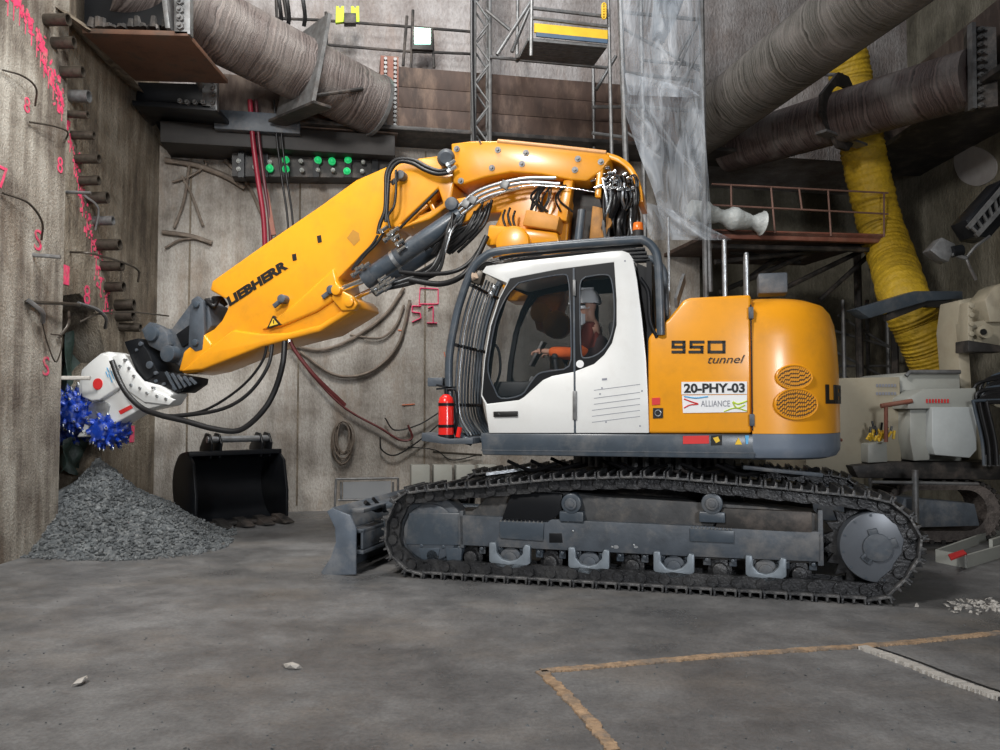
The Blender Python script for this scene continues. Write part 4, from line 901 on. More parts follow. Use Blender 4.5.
for v in rl.data.vertices:
    d = v.co.x; out = .004-v.co.y*.4
    k = next(i for i, a in enumerate(arc) if a[0] >= d) if d > 0 else 0; q = arc[k][1]; t2 = (arc[min(k+1, len(arc)-1)][1]-arc[max(k-1, 0)][1]).normalized(); n2_ = Vector((t2.y, -t2.x, 0))
    v.co = Vector((q.x+n2_.x*out, q.y+n2_.y*out, v.co.z))
# engine cover graphics
def mtext(name, body, px0, py0, px1, py1, y, m, par, **k):
    s0_, z0_ = M(px0, py0, y); s1_, z1_ = M(px1, py0, y); _, z2_ = M(px0, py1, y)
    return text(name, body, (s0_, y, z0_), (1, 0, 0), (0, 0, 1), s1_-s0_, z2_-z0_, m, par, **k)
yd = .015
# squared numerals drawn as strokes: 9 5 0
def strokes(name, segs, y, w, m, par):
    b = MB()
    for (x0, y0_, x1, y1_) in segs:
        p, q = M3(x0, y0_, y), M3(x1, y1_, y); d = (q-p).normalized()*w*.5; b.bar(p-d, q+d, w, .006) if abs((q-p).x) < 1e-6 else b.bar(p-d, q+d, .006, w) if False else b.box((p+q)/2, ((q-p).length+w, .006, w), Matrix.Rotation(-math.atan2((q-p).z, (q-p).x), 3, 'Y'))
    return b.build(name, m, par)
nine = [(674, 342, 685, 342), (674, 342, 674, 347), (674, 347, 685, 347), (685, 342, 685, 352), (674, 352, 685, 352)]
five = [(692, 342, 704, 342), (692, 342, 692, 347), (692, 347, 703, 347), (703, 347, 703, 352), (691, 352, 703, 352)]
zero = [(710, 342, 725, 342), (710, 342, 710, 352), (710, 352, 725, 352), (725, 342, 725, 352)]
strokes('model_numerals', [(a-1, b_+0, c_-1, d_+0) for a, b_, c_, d_ in nine+five+zero], yd, .027, INK, EC)
mtext('model_word', 'tunnel', 708, 363.5, 745, 355.5, yd, INK, EC, shear=.35, bold=.0)
b = MB(); b.prism(P([(681.5, 382), (747, 381.5), (747, 394), (681.5, 394.5)], yd), yd-.006, yd+.01); st = b.build('fleet_sticker', DECAL, EC)
mtext('fleet_number', '20-PHY-03', 684, 393, 745, 383.5, yd-.007, INK, st, bold=.035)
b = MB(); b.prism(P([(682, 395.5), (747, 394.8), (747, 412), (683, 413)], yd), yd-.006, yd+.01); st = b.build('alliance_sticker', DECAL, EC)
mtext('sticker_word', 'ALLIANCE', 701, 406.5, 730, 400.5, yd-.007, GREYINK, st)
def swoosh(pix, m, w):
    b = MB(); b.tube(spline([M3(a, c, yd-.008) for a, c in pix], 6), [w*.3]+[w]*(len(pix)*6-8-0)+[w*.3]*0 if False else w, 6); b.build('sticker_swirl', m, st, smooth=60)
swoosh([(684, 396.5), (696, 398), (708, 396.5)], CYAN, .007); swoosh([(684, 399), (692, 402), (698, 404), (690, 405), (684, 408)], REDM, .007)
swoosh([(747, 401), (738, 404), (733, 402), (737, 408), (745, 405)], LIME, .008); swoosh([(724, 411.5), (735, 408), (747, 411)], LIME, .006)
for nm, q, m in (('red_notice', [(652, 398), (660, 397.5), (660, 404.5), (652, 405)], REDM), ('square_notice', [(653, 408), (663, 408), (663, 418), (653, 418.5)], INK)):
    b = MB(); b.prism(P(q, yd), yd-.005, yd+.01); b.build(nm, m, EC)
b = MB(); b.tube([M3(658+3*math.cos(a), 413+3*math.sin(a), yd-.006) for a in [i*math.pi/8 for i in range(17)]], .005, 6); b.build('notice_ring', STEEL, EC, smooth=60)
for nm, q, m in (('red_notice', [(683, 436), (709, 435.5), (709, 443.5), (683, 444)], REDM), ('dark_notice', [(711, 435.5), (722, 435), (722, 445), (711, 445.5)], INK), ('yellow_notice', [(735, 444.5), (738.5, 437.5), (742, 444.5)], TOEB), ('blue_notice', [(745, 435.5), (749, 435.5), (748, 444), (746, 444)], CYAN)):
    b = MB(); b.prism(P(q, -.004), -.008, .0); b.build(nm, m, SK)
b = MB(); b.prism(P([(713, 438), (718, 436.5), (720, 441), (716, 443)], -.008), -.012, -.006); b.build('notice_symbol', TOEB, SK)
# hand rails on the cover
for px, top in ((725, 241), (747, 254)):
    b = MB(); a = M3(px, 297, .1); t = M3(px, top, .1); b.tube(spline([a, Vector((a.x, .1, t.z-.05)), Vector((a.x, .13, t.z)), Vector((a.x, .3, t.z)), Vector((a.x, .36, t.z-.05)), Vector((a.x, .36, a.z-.05))], 5), .022, 10); b.build('hand_rail', STEEL, EC, smooth=60)
b = MB(); a = M3(669, 300, .5); b.tube([a-UPZ*.3, a+UPZ*.85], .014, 8); b.build('antenna', STEEL, EC)
b = MB(); b.box(M3(772, 285, 1.3), (.3, .3, .22)); b.build('exhaust_box', SLATE2, EC, bevel=.02)
b = MB(); b.bar(M3(676, 303, .05), M3(684, 278, .6), .03, .1); b.build('cover_rail_plate', GALV, EC)
b = MB(); c = M3(648, 325, .25); b.box((c.x+.03, .6, c.z-.1), (.05, 1.1, 1.4)); b.build('bulkhead', BLACK, EC)

# ---- cab
cy0, cy1 = .0, 1.02
white_out = [(482, 272), (486, 266), (520, 261), (560, 257), (612, 251), (622, 250.5), (629, 253), (633, 259), (637, 280), (642, 320), (646, 360), (648, 400), (649, 433), (489, 433), (485, 404), (481, 396), (484, 360), (490, 325), (498, 300), (507, 283)]
surr = [(510, 278.5), (560, 269), (614, 262), (616.5, 300), (616.5, 325), (612, 343), (604, 355), (594, 364), (573, 372), (552, 376), (543, 380), (534, 388), (524, 397), (519, 400), (487, 404), (482, 395), (485, 360), (491, 326), (500, 298)]
win1 = [(518, 283), (540, 278), (563, 274.5), (568, 279), (570, 300), (571, 340), (569, 366), (550, 371), (538, 374), (529, 385), (521, 395), (501, 398.5), (494, 388), (488, 372), (490, 350), (496, 320), (506, 297)]
win2 = [(585, 277), (604, 274.5), (611, 279), (614, 300), (613.5, 325), (608, 343), (598, 354), (585, 358), (581, 352), (580, 320), (580, 285)]
def sm(poly, n=3): return [tuple(v.to_2d()) for v in spline([Vector((a, b, 0)) for a, b in poly]+[Vector((*poly[0], 0))], n)[:-1]]
CAB = MB(); CAB.holed(P(white_out, cy0), [P(sm(surr, 1), cy0)], cy0, cy0+.06); CAB = CAB.build('cab_shell', WHITE, EX, bevel=.012, smooth=40)
b = MB(); b.holed(P(surr, cy0), [P(sm(win1), cy0), P(sm(win2), cy0)], cy0+.008, cy0+.05); SU = b.build('window_surround', BLACK, CAB, smooth=40)
b = MB(); b.prism(P(sm(win1), cy0), cy0+.022, cy0+.028); b.build('door_glass', GLASS, SU)
b = MB(); b.prism(P(sm(win2), cy0), cy0+.022, cy0+.028); b.build('rear_side_glass', GLASS, SU)
for wn in (win1, win2):
    b = MB(); q = [Vector((s, cy0+.008, z)) for s, z in P(sm(wn), cy0)]; b.tube(q+[q[0]], .008, 6, cap=False); b.build('window_seal', SLATE2, SU, smooth=60)
b = MB(); b.prism(P([(572.8, 268), (574.6, 268), (576, 433), (574, 433)], cy0), cy0-.004, cy0+.01); b.build('door_seam', SLATE, CAB)
b = MB(); b.prism(P([(573, 280), (576, 280), (576, 296), (573, 296)], cy0), cy0-.02, cy0+.02); b.prism(P([(573, 391), (577, 391), (577, 420), (573, 420)], cy0), cy0-.02, cy0+.01); b.build('door_hinge', GALV, CAB, bevel=.004)
b = MB(); b.prism(P([(494, 411.5), (518, 411), (518, 416.5), (494, 417)], cy0), cy0-.025, cy0+.0); b.cyl(M3(499, 414.5, cy0-.03), M3(499, 414.5, cy0), .016, 10); b.build('door_handle', INK, CAB, bevel=.008)
b = MB(); c = M3(580, 364, cy0); b.cyl((c.x, cy0-.006, c.z), (c.x, cy0+.02, c.z), .038, 24); o = b.build('round_sticker', DECAL, SU)
mtext('door_note', 'Cat', 544, 381, 551, 378, cy0-.002, GREYINK, CAB) if False else None
# louvre slots on the lower rear panel
b = MB()
for k, (x, y) in enumerate(((594, 390), (594, 398), (594, 404), (592, 410), (592, 416), (592, 422))):
    b.prism(P([(x, y), (640, y-6), (640, y-5.4), (x, y+.6)], cy0), cy0-.003, cy0+.01)
b.prism(P([(602, 378.5), (607, 378), (607, 380), (602, 380.5)], cy0), cy0-.004, cy0+.01)
for x, y in ((602, 388), (600, 394), (642, 391), (606, 422), (640, 426), (625, 261)): b.cyl(M3(x, y, cy0-.003), M3(x, y, cy0+.01), .009, 8)
b.build('panel_slots', GREYINK, CAB)
# roof, back, front pillars, far side, floor
rf = P([(482, 272), (486, 266), (520, 261), (560, 257), (612, 251), (622, 250.5), (629, 253), (633, 259), (635, 268), (612, 262), (560, 267), (508, 279)], cy0)
b = MB(); b.prism(rf, cy0+.06, cy1-.05); b.build('roof', WHITE, CAB, bevel=.01)
b = MB(); b.holed(P(white_out, cy0), [P(sm(win1, 1), cy0), P([(584, 280), (611, 278), (613, 330), (598, 352), (584, 355)], cy0)], cy1-.05, cy1); b.build('far_side_frame', BLACK, CAB)
b = MB(); b.prism(P(sm(win1, 1), cy0), cy1-.03, cy1-.02); b.prism(P([(584, 280), (611, 278), (613, 330), (598, 352), (584, 355)], cy0), cy1-.03, cy1-.02); b.build('far_glass', clear('dark_far_glass', (.015, .02, .022), .1, .42), CAB)
b = MB(); b.prism(P([(626, 262), (634, 262), (648, 400), (649, 433), (641, 433), (639, 380)], cy0), cy0+.06, cy1-.05); b.build('back_wall', BLACK, CAB)
b = MB(); b.prism(P([(489, 420), (645, 422), (645, 433), (489, 433)], cy0), cy0+.06, cy1-.05); b.build('cab_floor', BLACK, CAB)
b = MB(); fr = P([(508, 282), (499, 300), (491, 325), (485, 360), (482, 396), (487, 404), (489, 431)], cy0)
for (a, c) in zip(fr, fr[1:]):
    for yy in (cy0+.06, cy1-.1): b.poly([(a[0], yy, a[1]), (c[0], yy, c[1]), (c[0]+.05, yy, c[1]), (a[0]+.05, yy, a[1])], (0, .05, 0))
b.build('front_pillars', BLACK, CAB)
b = MB(); g = [(s, z) for s, z in fr[:6]]; b.grid([[Vector((s+.02, cy0+.08, z)) for s, z in g], [Vector((s+.02, cy1-.08, z)) for s, z in g]]); b.build('windscreen', GLASS, CAB)
# interior
INT = empty('cab_interior', (0, 0, 0)); INT.parent = CAB
DKI = mat('dark_trim', (.03, .032, .036), .55, 0, .15, 8)
sx, szz = M(600, 400, .5)
b = MB(); b.box((sx-.05, .52, szz+.05), (.5, .5, .14)); b.box((sx+.22, .52, szz+.42), (.13, .48, .75), Matrix.Rotation(-.12, 3, 'Y')); b.box((sx+.3, .52, szz+.88), (.09, .28, .2)); b.box((sx-.02, .52, szz-.12), (.36, .36, .3)); b.build('seat', DKI, INT, bevel=.04)
b = MB()
for yy in (.22, .82): b.box((sx-.2, yy, szz+.2), (.45, .1, .12)); b.cyl((sx-.4, yy, szz+.24), (sx-.42, yy, szz+.42), .02, 8); b.ball((sx-.42, yy, szz+.44), .035, 10)
b.build('joystick_console', DKI, INT, bevel=.02)
c = M3(536, 352, .5); b = MB(); b.box((c.x-.05, .82, c.z), (.03, .2, .3), Matrix.Rotation(.5, 3, 'Y')); b.bar((c.x-.1, .8, c.z-.25), (c.x-.25, .75, szz-.1), .05); b.build('control_screen', GALV, INT, bevel=.008)
b = MB(); q = M3(520, 385, .4); b.box((q.x, .5, q.z-.05), (.45, .7, .16)); b.bar((q.x-.15, .4, szz-.2), (q.x-.25, .45, q.z), .05); b.build('pedal_console', DKI, INT, bevel=.03)
hose('grab_bar', [(493, 392, .1), (500, 372, .1), (499, 352, .1), (494, 344, .1), (488, 343, .1)], .014, BLACK, INT)

# ---- front guard cage
GC = MB(); cg = [(472, 442), (460, 436), (451, 410), (449, 362), (455, 322), (462, 296), (472, 270), (484, 257), (500, 251), (560, 245), (632, 240), (645, 241), (654, 249), (658, 262), (660, 300), (661, 335)]
GC.tube(spline([M3(a, c, .0) for a, c in cg], 6), .042, 12); GC = GC.build('guard_cage', SLATE, EX, smooth=60)
b = MB(); b.tube(spline([M3(a, c, .0)+Vector((0, 1.05, 0)) for a, c in cg], 6), .042, 12); b.build('far_hoop', SLATE, GC, smooth=60)
def curveprof(dx=0): return [M3(a+dx, c, 0) for a, c in ((466, 436), (456, 420), (453, 400), (455, 362), (460, 325), (467, 298), (476, 274))]
for k in range(9):
    y = .08+k*.105; b = MB(); b.tube([p+Vector((0, y, 0)) for p in spline(curveprof(), 5)], .013, 8); b.build('guard_bar', STEEL if k in (1, 5) else SLATE, GC, smooth=60)
b = MB()
for py, px in ((405, 449), (345, 453), (285, 468), (435, 457)):
    p = M3(px+3, py, 0); b = MB(); b.tube([p, p+Vector((0, 1.05, 0))], .02, 8); b.build('cross_bar', BLACK, GC, smooth=60)
b = MB()
for y in (.08, .3, .5, .7, .9):
    b.tube([p+Vector((.12, y, -.01)) for p in spline(m3([(486, 257), (500, 254), (560, 248), (630, 243)], 0), 4)], .02, 6)
b.build('roof_bars', BLACK, GC, smooth=60)
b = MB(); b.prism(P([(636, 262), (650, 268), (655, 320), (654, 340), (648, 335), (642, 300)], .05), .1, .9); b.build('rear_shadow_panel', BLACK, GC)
hose('rear_handle', [(640, 278, .03), (648, 292, .03), (650, 320, .03), (657, 338, .03)], .02, BLACK, GC)
for k in range(6):
    y = .1*k+.05; hose('roof_cable', [(476+k*2, 270, .1+y), (486+k*3, 262-k, .1+y), (500+4*k, 264-k, .1+y), (520+5*k, 258-k, .1+y)], .014, RUB, GC)
b = MB(); c = M3(477, 277, .05); b.box((c.x, .08, c.z), (.12, .12, .14), Matrix.Rotation(.3, 3, 'Y')); wl = b.build('work_lamp', BRONZE, GC, bevel=.01)
b = MB(); b.cyl((c.x-.05, .03, c.z+.0), (c.x-.0, .0, c.z+.02), .045, 14); b.build('lamp_lens', mat('lamp_glass', (.8, .6, .45), .2), wl)
for x, y in ((494, 288), (491, 294)): b = MB(); b.ball(M3(x, y, .0), .03, 10); b.build('mirror_clamp', STEEL, GC)
b = MB(); b.tube(m3([(492, 292), (484, 320), (478, 350)], -.01), .008, 6); b.build('mirror_rod', GALV, GC)
b = MB(); c = M3(436, 382, .1); b.box((c.x, .12, c.z), (.17, .1, .09)); b.build('side_marker', SLATE2, GC, bevel=.006)
b = MB(); b.prism(P([(430, 432), (457, 438), (480, 437), (480, 443), (452, 443), (430, 440)], .05), -.2, .3); b.build('extinguisher_shelf', SLATE2, GC, bevel=.006)
b = MB(); c = M3(638, 229, .8); b.cyl((c.x, .8, c.z-.12), (c.x, .8, c.z-.02), .06, 16); b.build('beacon_base', DKST, GC)
b = MB(); b.cyl((c.x, .8, c.z-.02), (c.x, .8, c.z+.07), .06, 16, r2=.05); b.build('beacon_lens', mat('orange_lens', (.85, .2, .03), .2), GC, bevel=.01)
# ---- fire extinguisher
c = M3(446, 439, -.1); c2 = M3(446, 394, -.1); e = empty('fire_extinguisher', Mw(c.x, -.1, c.z), label='red fire extinguisher strapped beside the cab guard', cat='extinguisher')
hh = c2.z-c.z; r = .078; b = MB(); pf = [(.0, 0), (r, 0), (r, hh*.82), (r*.85, hh*.92), (r*.4, hh*.99), (0.001, hh)]
rows = [[Vector((max(a, .001)*math.cos(2*math.pi*k/24), max(a, .001)*math.sin(2*math.pi*k/24), z)) for k in range(24)] for a, z in pf]
b.grid(rows, close=True); b.build('bottle', RED, e, smooth=50)
b = MB(); b.cyl((0, 0, -.03), (0, 0, .045), r+.004, 24); b.build('base_ring', BLACK, e)
b = MB()
for z in (.14, .38): b.cyl((0, 0, hh*z*2-.012), (0, 0, hh*z*2+.018), r+.003, 24)
b.build('strap', BLACK, e)
b = MB(); b.cyl((0, 0, hh), (0, 0, hh+.06), .02, 10); b.bar((-.1, 0, hh+.05), (.1, 0, hh+.07), .02); b.bar((-.1, 0, hh+.09), (.06, 0, hh+.06), .02); b.tube(spline([(0, 0, hh+.05), (.1, -.02, hh+.03), (.12, -.02, hh-.15), (.11, -.02, .1), (.11, -.02, .02)], 6), .012, 8); b.build('valve', BLACK, e)
b = MB(); b.cyl((.12, -.02, .02), (.14, -.02, .12), .025, 10); b.build('nozzle', RED, e)
# ============================================================ BOOM (still parts of the excavator)
bc0, bc1 = 1.22, 1.82       # near and far flank of the boom
def bp(pix): return P(pix, bc0)
arm = [(212, 281), (266, 243), (320, 206), (356, 180), (388, 166), (420, 158), (451, 154), (455, 175), (450, 207), (445, 208), (430, 219), (400, 229), (392, 226), (365, 252), (338, 278), (340, 288), (343, 295), (354, 298), (358, 302), (360, 308), (350, 315), (322, 332), (290, 340), (264, 347), (235, 358), (205, 370), (185, 374), (179, 371), (181, 362), (185, 352), (205, 334), (214, 329), (222, 320), (227, 310), (229, 301), (210, 290)]
opening = [(394, 227), (440, 183), (445, 204), (430, 214), (402, 228.5)]
AR = MB(); AR.holed(bp(arm), [bp([(400, 224), (438, 188), (443, 203), (428, 213), (406, 224.5)])], bc0, bc1); AR = AR.build('outer_boom', YEL, EX, bevel=.02, seg=3)
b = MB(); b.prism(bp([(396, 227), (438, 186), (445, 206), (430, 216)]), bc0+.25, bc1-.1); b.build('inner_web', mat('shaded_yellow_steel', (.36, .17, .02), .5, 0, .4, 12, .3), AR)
b = MB()
for q in (((400, 226), (440, 186)), ((410, 222), (428, 205)), ((428, 198), (436, 214)), ((404, 225), (440, 210)), ((412, 228), (420, 212))): b.bar(M3(*q[0], bc0+.1), M3(*q[1], bc0+.1), .05)
b.build('lattice_web', YEL, AR, bevel=.005)
for k in range(4): hose('inner_hose', [(400+k, 228-k, bc0+.08*k), (415, 213-k*2, bc0+.08*k), (438, 190-k, bc0+.08*k)], .018, RUB, AR)
# lower chord facet standing proud of the flank
pr('lower_chord', [(183, 372), (205, 353), (235, 330), (262, 334), (290, 333), (322, 325), (356, 302), (360, 308), (322, 332), (264, 347), (205, 370)], bc0, bc0-.06, bc0+.02, YEL, AR, .03, 3)
pr('pivot_boss', [(338, 281), (346, 292), (356, 297), (361, 305), (357, 311), (345, 312), (335, 300)], bc0, bc0-.1, bc0+.02, YEL, AR, .02, 3)
hl = pr('highlight_roll', [(262, 330), (300, 300), (335, 268), (338, 278), (342, 296), (318, 312), (285, 326)], bc0, bc0-.045, bc0+.02, YEL, AR, .04, 4)  # rounded shape added to form the curved highlight on the flank
for x, y, a in ((282, 301, .5), (331, 292, .6), (400, 178, .6)):
    c = M3(x, y, bc0-.04); b = MB(); b.cyl((c.x+.03, bc0-.12, c.z+.02), (c.x+.03, bc0+.02, c.z+.02), .055, 18); b.bar((c.x-.1, bc0-.07, c.z-.07), (c.x+.05, bc0-.07, c.z+.03), .03, .06); b.build('lock_pin', SLATE2, AR, bevel=.008)
b = MB(); b.prism(P([(317, 236), (321, 235), (322, 242), (318, 243)], bc0), bc0-.006, bc0+.01); b.build('flank_hole', INK, AR); b = MB(); b.prism(P([(292, 254.5), (296, 253.5), (297, 260), (293, 261)], bc0), bc0-.006, bc0+.01); b.build('flank_hole', INK, AR)
b = MB(); b.prism(P([(347, 238), (353, 229.5), (359, 233), (360, 240), (354, 246)], bc0), bc0-.003, bc0+.01); b.build('access_plate', mat('ochre_plate', (.42, .2, .02), .45, 0, .1), AR)
# warning triangle
tri = [(267, 328.5), (273, 315.5), (281, 324.5)]
b = MB(); b.prism(P(tri, bc0-.064), bc0-.068, bc0-.0); w_ = b.build('warning_sign', INK, AR)
b = MB(); b.prism(P([(269.5, 326.6), (273.3, 318.3), (278.3, 324.1)], bc0-.064), bc0-.072, bc0-.06); b.build('sign_field', TOEB, w_)
b = MB(); b.prism(P([(273.3, 320.2), (274.3, 320.2), (274.5, 323.6), (273.7, 323.7)], bc0-.064), bc0-.076, bc0-.06); b.build('sign_mark', INK, w_)
# maker's name along the flank
p0 = M3(230, 306.5, bc0); p1 = M3(288.5, 268, bc0); ex = (p1-p0); Lw = ex.length; ex.normalize(); ey = Vector((-ex.z, 0, ex.x))
text('maker_lettering', 'LIEBHERR', p0+Vector((0, -.002, 0)), ex, ey, Lw, .125, INK, AR, bold=.055, shear=.05, thick=.006)
# upper link (bolted box over the knuckle)
up = [(451, 143.5), (470, 141), (500, 140.5), (553, 146), (606, 152), (611, 158), (601, 171), (586, 181), (570, 179.5), (540, 174), (511, 172), (485, 177), (461, 184.5), (453, 183)]
uy = bc0-.09
UL = pr('upper_link', up, uy, uy, bc1+.09, YEL, EX, .02, 3)
b = MB(); b.tube(m3([(498, 141.5), (553, 147), (606, 153)], uy+.02), .03, 10); b.build('edge_roll', mat('worn_orange_edge', (.62, .3, .1), .4, 0, .15, 8), UL, smooth=60)
for x, y in ((457, 149), (461, 181), (498, 150), (492, 168), (526, 153), (522, 164), (578, 159), (575, 170), (601, 162)):
    c = M3(x, y, uy); b = MB(); b.cyl((c.x, uy-.012, c.z), (c.x, uy, c.z), .036, 20); b.cyl((c.x, uy-.035, c.z), (c.x, uy, c.z), .018, 6); b.build('link_bolt', GALV, UL)
b = MB(); b.prism(P([(469, 142), (480, 141), (480, 139), (471, 139)], uy), uy+.05, uy+.1); b.prism(P([(478, 139), (483, 144), (480, 145)], uy), uy, uy+.06); b.build('lifting_lug', INK, UL)
# rear knuckle arc and bars
def offsetband(pts, w): 
    sp = spline([Vector((a, 0, b)) for a, b in pts], 5); o1, o2 = [], []
    for i, p in enumerate(sp):
        t = (sp[min(i+1, len(sp)-1)]-sp[max(i-1, 0)]).normalized(); nn = Vector((-t.z, 0, t.x)); o1.append((p.x+nn.x*w/2, p.z+nn.z*w/2)); o2.append((p.x-nn.x*w/2, p.z-nn.z*w/2))
    return o1+o2[::-1]
band = offsetband([(606, 155), (618, 159), (628, 166), (635, 177), (639, 190), (640, 202)], 6)
pr('knuckle_arc', band, bc0, bc0, bc1, YEL, EX, .012)
pr('knuckle_bar', offsetband([(601, 165), (599, 185), (598, 198)], 6), bc0-.05, bc0-.08, bc0+.02, YEL, EX, .012)
LB = pr('lower_boom', [(452, 205), (462, 196), (480, 187), (498, 181), (530, 178), (556, 181), (566, 186), (570, 200), (568, 218), (560, 300), (548, 330), (535, 330), (528, 300), (505, 300), (489, 252), (492, 226), (500, 210), (478, 212), (462, 222), (452, 222)], bc0, bc0+.08, bc1-.08, YEL, EX, .025, 3)
pr('diagonal_bar', [(564, 181), (574, 180), (567, 222), (557, 220)], bc0-.02, bc0-.06, bc0+.1, YEL, LB, .015)
pr('foot_block', [(489, 248), (492, 227), (530, 231), (560, 235), (562, 246)], bc0, bc0-.15, bc0+.1, YEL, LB, .03)
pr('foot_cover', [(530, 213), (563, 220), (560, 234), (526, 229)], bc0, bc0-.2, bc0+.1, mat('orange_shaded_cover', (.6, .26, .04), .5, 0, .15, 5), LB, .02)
b = MB(); c = M3(515, 245, bc0-.1); b.cyl((c.x, bc0-.25, c.z), (c.x, bc0+.1, c.z), .2, 36); b.build('foot_boss', YEL, LB, bevel=.04)
b = MB(); c = M3(541, 313, bc0); b.cyl((c.x, bc0-.05, c.z), (c.x, bc0+.1, c.z), .12, 28); c = M3(557, 325, bc0); b.cyl((c.x, bc0-.08, c.z), (c.x, bc0+.1, c.z), .16, 28); b.build('swing_boss', YEL, LB, bevel=.02)
pr('link_plate', [(455, 200), (478, 196), (482, 205), (470, 221), (458, 226)], bc0-.05, bc0-.1, bc0-.04, YEL, LB, .015)
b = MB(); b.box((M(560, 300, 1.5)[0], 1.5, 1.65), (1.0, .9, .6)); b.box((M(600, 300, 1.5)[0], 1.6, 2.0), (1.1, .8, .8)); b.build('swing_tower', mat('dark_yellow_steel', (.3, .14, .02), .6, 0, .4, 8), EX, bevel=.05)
for x, y in ((505, 218), (510, 216), (515, 219)): hose('boom_loop', [(x, y-8, bc0-.05), (x-2, y, bc0-.09), (x+1, y+10, bc0-.09)], .014, RUB, LB)
b = MB(); b.ball(M3(446, 158, bc0-.1), .11, 16, (1, .8, 1)); b.cyl(M3(446, 158, bc0-.2), M3(446, 158, bc0+.05), .07, 14); b.build('swivel_joint', SLATE2, AR)
b = MB(); c = M3(453, 205, bc0-.1); b.cyl((c.x, bc0-.18, c.z), (c.x, bc0+.02, c.z), .08, 18); b.build('knuckle_pin', SLATE2, AR, bevel=.01)
# cylinders
def ram(a, b_, ra, c_, rb, y, par):
    q = MB(); q.cyl(M3(*a, y), M3(*b_, y), ra, 28); o = q.build('ram_barrel', SLATE, par, bevel=.012)
    q = MB(); q.cyl(M3(*a, y), M3(*c_, y), rb, 20); q.build('ram_rod', CHROME, o)
    A_, B_ = M3(*a, y), M3(*b_, y); d = (B_-A_).normalized(); q = MB(); q.cyl(A_-d*.02, A_+d*.12, ra*1.12, 28); q.build('ram_collar', SLATE2, o); q = MB(); q.cyl(A_+d*.42, A_+d*.47, ra*1.07, 28); q.build('ram_band', STEEL, o)
    return o
ram((366, 279), (462, 214), .11, (340, 290), .04, bc0-.05, EX)
ram((374, 289), (470, 226), .09, (350, 300), .032, bc0+.3, EX)
b = MB(); c = M3(352, 303, bc0-.04); b.cyl((c.x, bc0-.14, c.z), (c.x, bc0+.02, c.z), .06, 18); c = M3(340, 291, bc0-.04); b.cyl((c.x, bc0-.16, c.z), (c.x, bc0+.02, c.z), .065, 18); b.build('ram_eye', YEL, AR, bevel=.01)
for x, y in ((356, 270), (362, 268), (398, 252), (388, 236), (378, 288), (384, 283), (352, 276), (372, 290), (379, 281), (376, 294), (384, 290), (388, 284), (392, 240), (396, 245), (384, 241), (380, 232), (391, 233), (448, 172), (447, 166)):
    b = MB(); c = M3(x, y, bc0-.19); b.cyl(c, c+Vector((.1, 0, .06)), .024, 8); b.cyl(c, c+Vector((.03, 0, .02)), .036, 6); b.build('hose_coupling', CHROME if x < 440 else STEEL, AR)
yh = bc0-.16
for i, q in enumerate([
    [(452, 172, yh), (438, 174, yh), (425, 170, yh), (412, 163, yh), (399, 162, yh), (390, 172, yh), (388, 190, yh), (387, 208, yh), (386, 222, yh)],
    [(452, 168, yh), (440, 171, yh), (427, 167, yh), (413, 160, yh), (396, 160, yh), (387, 172, yh), (386, 190, yh), (385, 210, yh), (380, 224, yh), (378, 234, yh)],
    [(396, 170, yh), (396, 190, yh), (394, 206, yh), (388, 216, yh), (390, 228, yh)],
    [(378, 235, yh), (372, 245, yh), (360, 258, yh), (352, 270, yh)],
    [(384, 232, yh), (376, 244, yh), (366, 254, yh), (356, 266, yh)],
    [(390, 232, yh), (398, 238, yh), (404, 244, yh)]]): hose('boom_hose', q, .026 if i < 2 else .017, RUB, EX)
for i, q in enumerate([[(456, 208), (480, 190), (520, 179), (556, 178)], [(458, 212), (482, 194), (522, 183), (560, 184)], [(462, 214), (486, 197), (520, 188)]]): hose('steel_line', [(a, c, bc0-.12) for a, c in q], .02, STEEL, EX)
hose('steel_line', [(480, 203, bc0-.14), (520, 187, bc0-.14), (560, 187, bc0-.14), (595, 192, bc0-.14)], .008, CHROME, EX)
b = MB()
for x, y in ((505, 185), (473, 200), (466, 204)): b.box(M3(x, y, bc0-.14), (.09, .06, .09), Matrix.Rotation(.5, 3, 'Y'))
b.build('line_clamp', GALV, EX, bevel=.006)
for i in range(9):
    r1, r2 = random.uniform(-3, 3), random.uniform(-3, 3)
    hose('knuckle_hose', [(453+i*1.1, 213+i, bc0-.2+.02*i), (449+r1, 232, bc0-.22), (441+r2, 252+i*2, bc0-.2), (428+r1, 267+i*1.5, bc0-.18), (405, 276+i*1.2, bc0-.14), (384, 285+i*.6, bc0-.1)], random.choice((.016, .02, .024)), STEEL if i in (3, 6) else RUB, EX)
for i in range(16):
    a = random.uniform(455, 490); hose('knuckle_hose', [(a+4, random.uniform(200, 215), bc0-.02), (a-2, random.uniform(216, 226), bc0-.14), (a-14, random.uniform(228, 240), bc0-.12), (a-30, random.uniform(244, 256), bc0-.05)], random.choice((.014, .02)), RUB, EX)
hose('sag_hose', [(487, 236, bc0-.2), (476, 258, bc0-.25), (462, 276, bc0-.3), (440, 284, bc0-.25), (410, 280, bc0-.2)], .034, RUB, EX, 8, 10)
hose('sag_hose', [(486, 240, bc0-.2), (470, 262, bc0-.25), (452, 272, bc0-.28), (425, 274, bc0-.22), (400, 272, bc0-.15)], .026, RUB, EX, 8, 10)
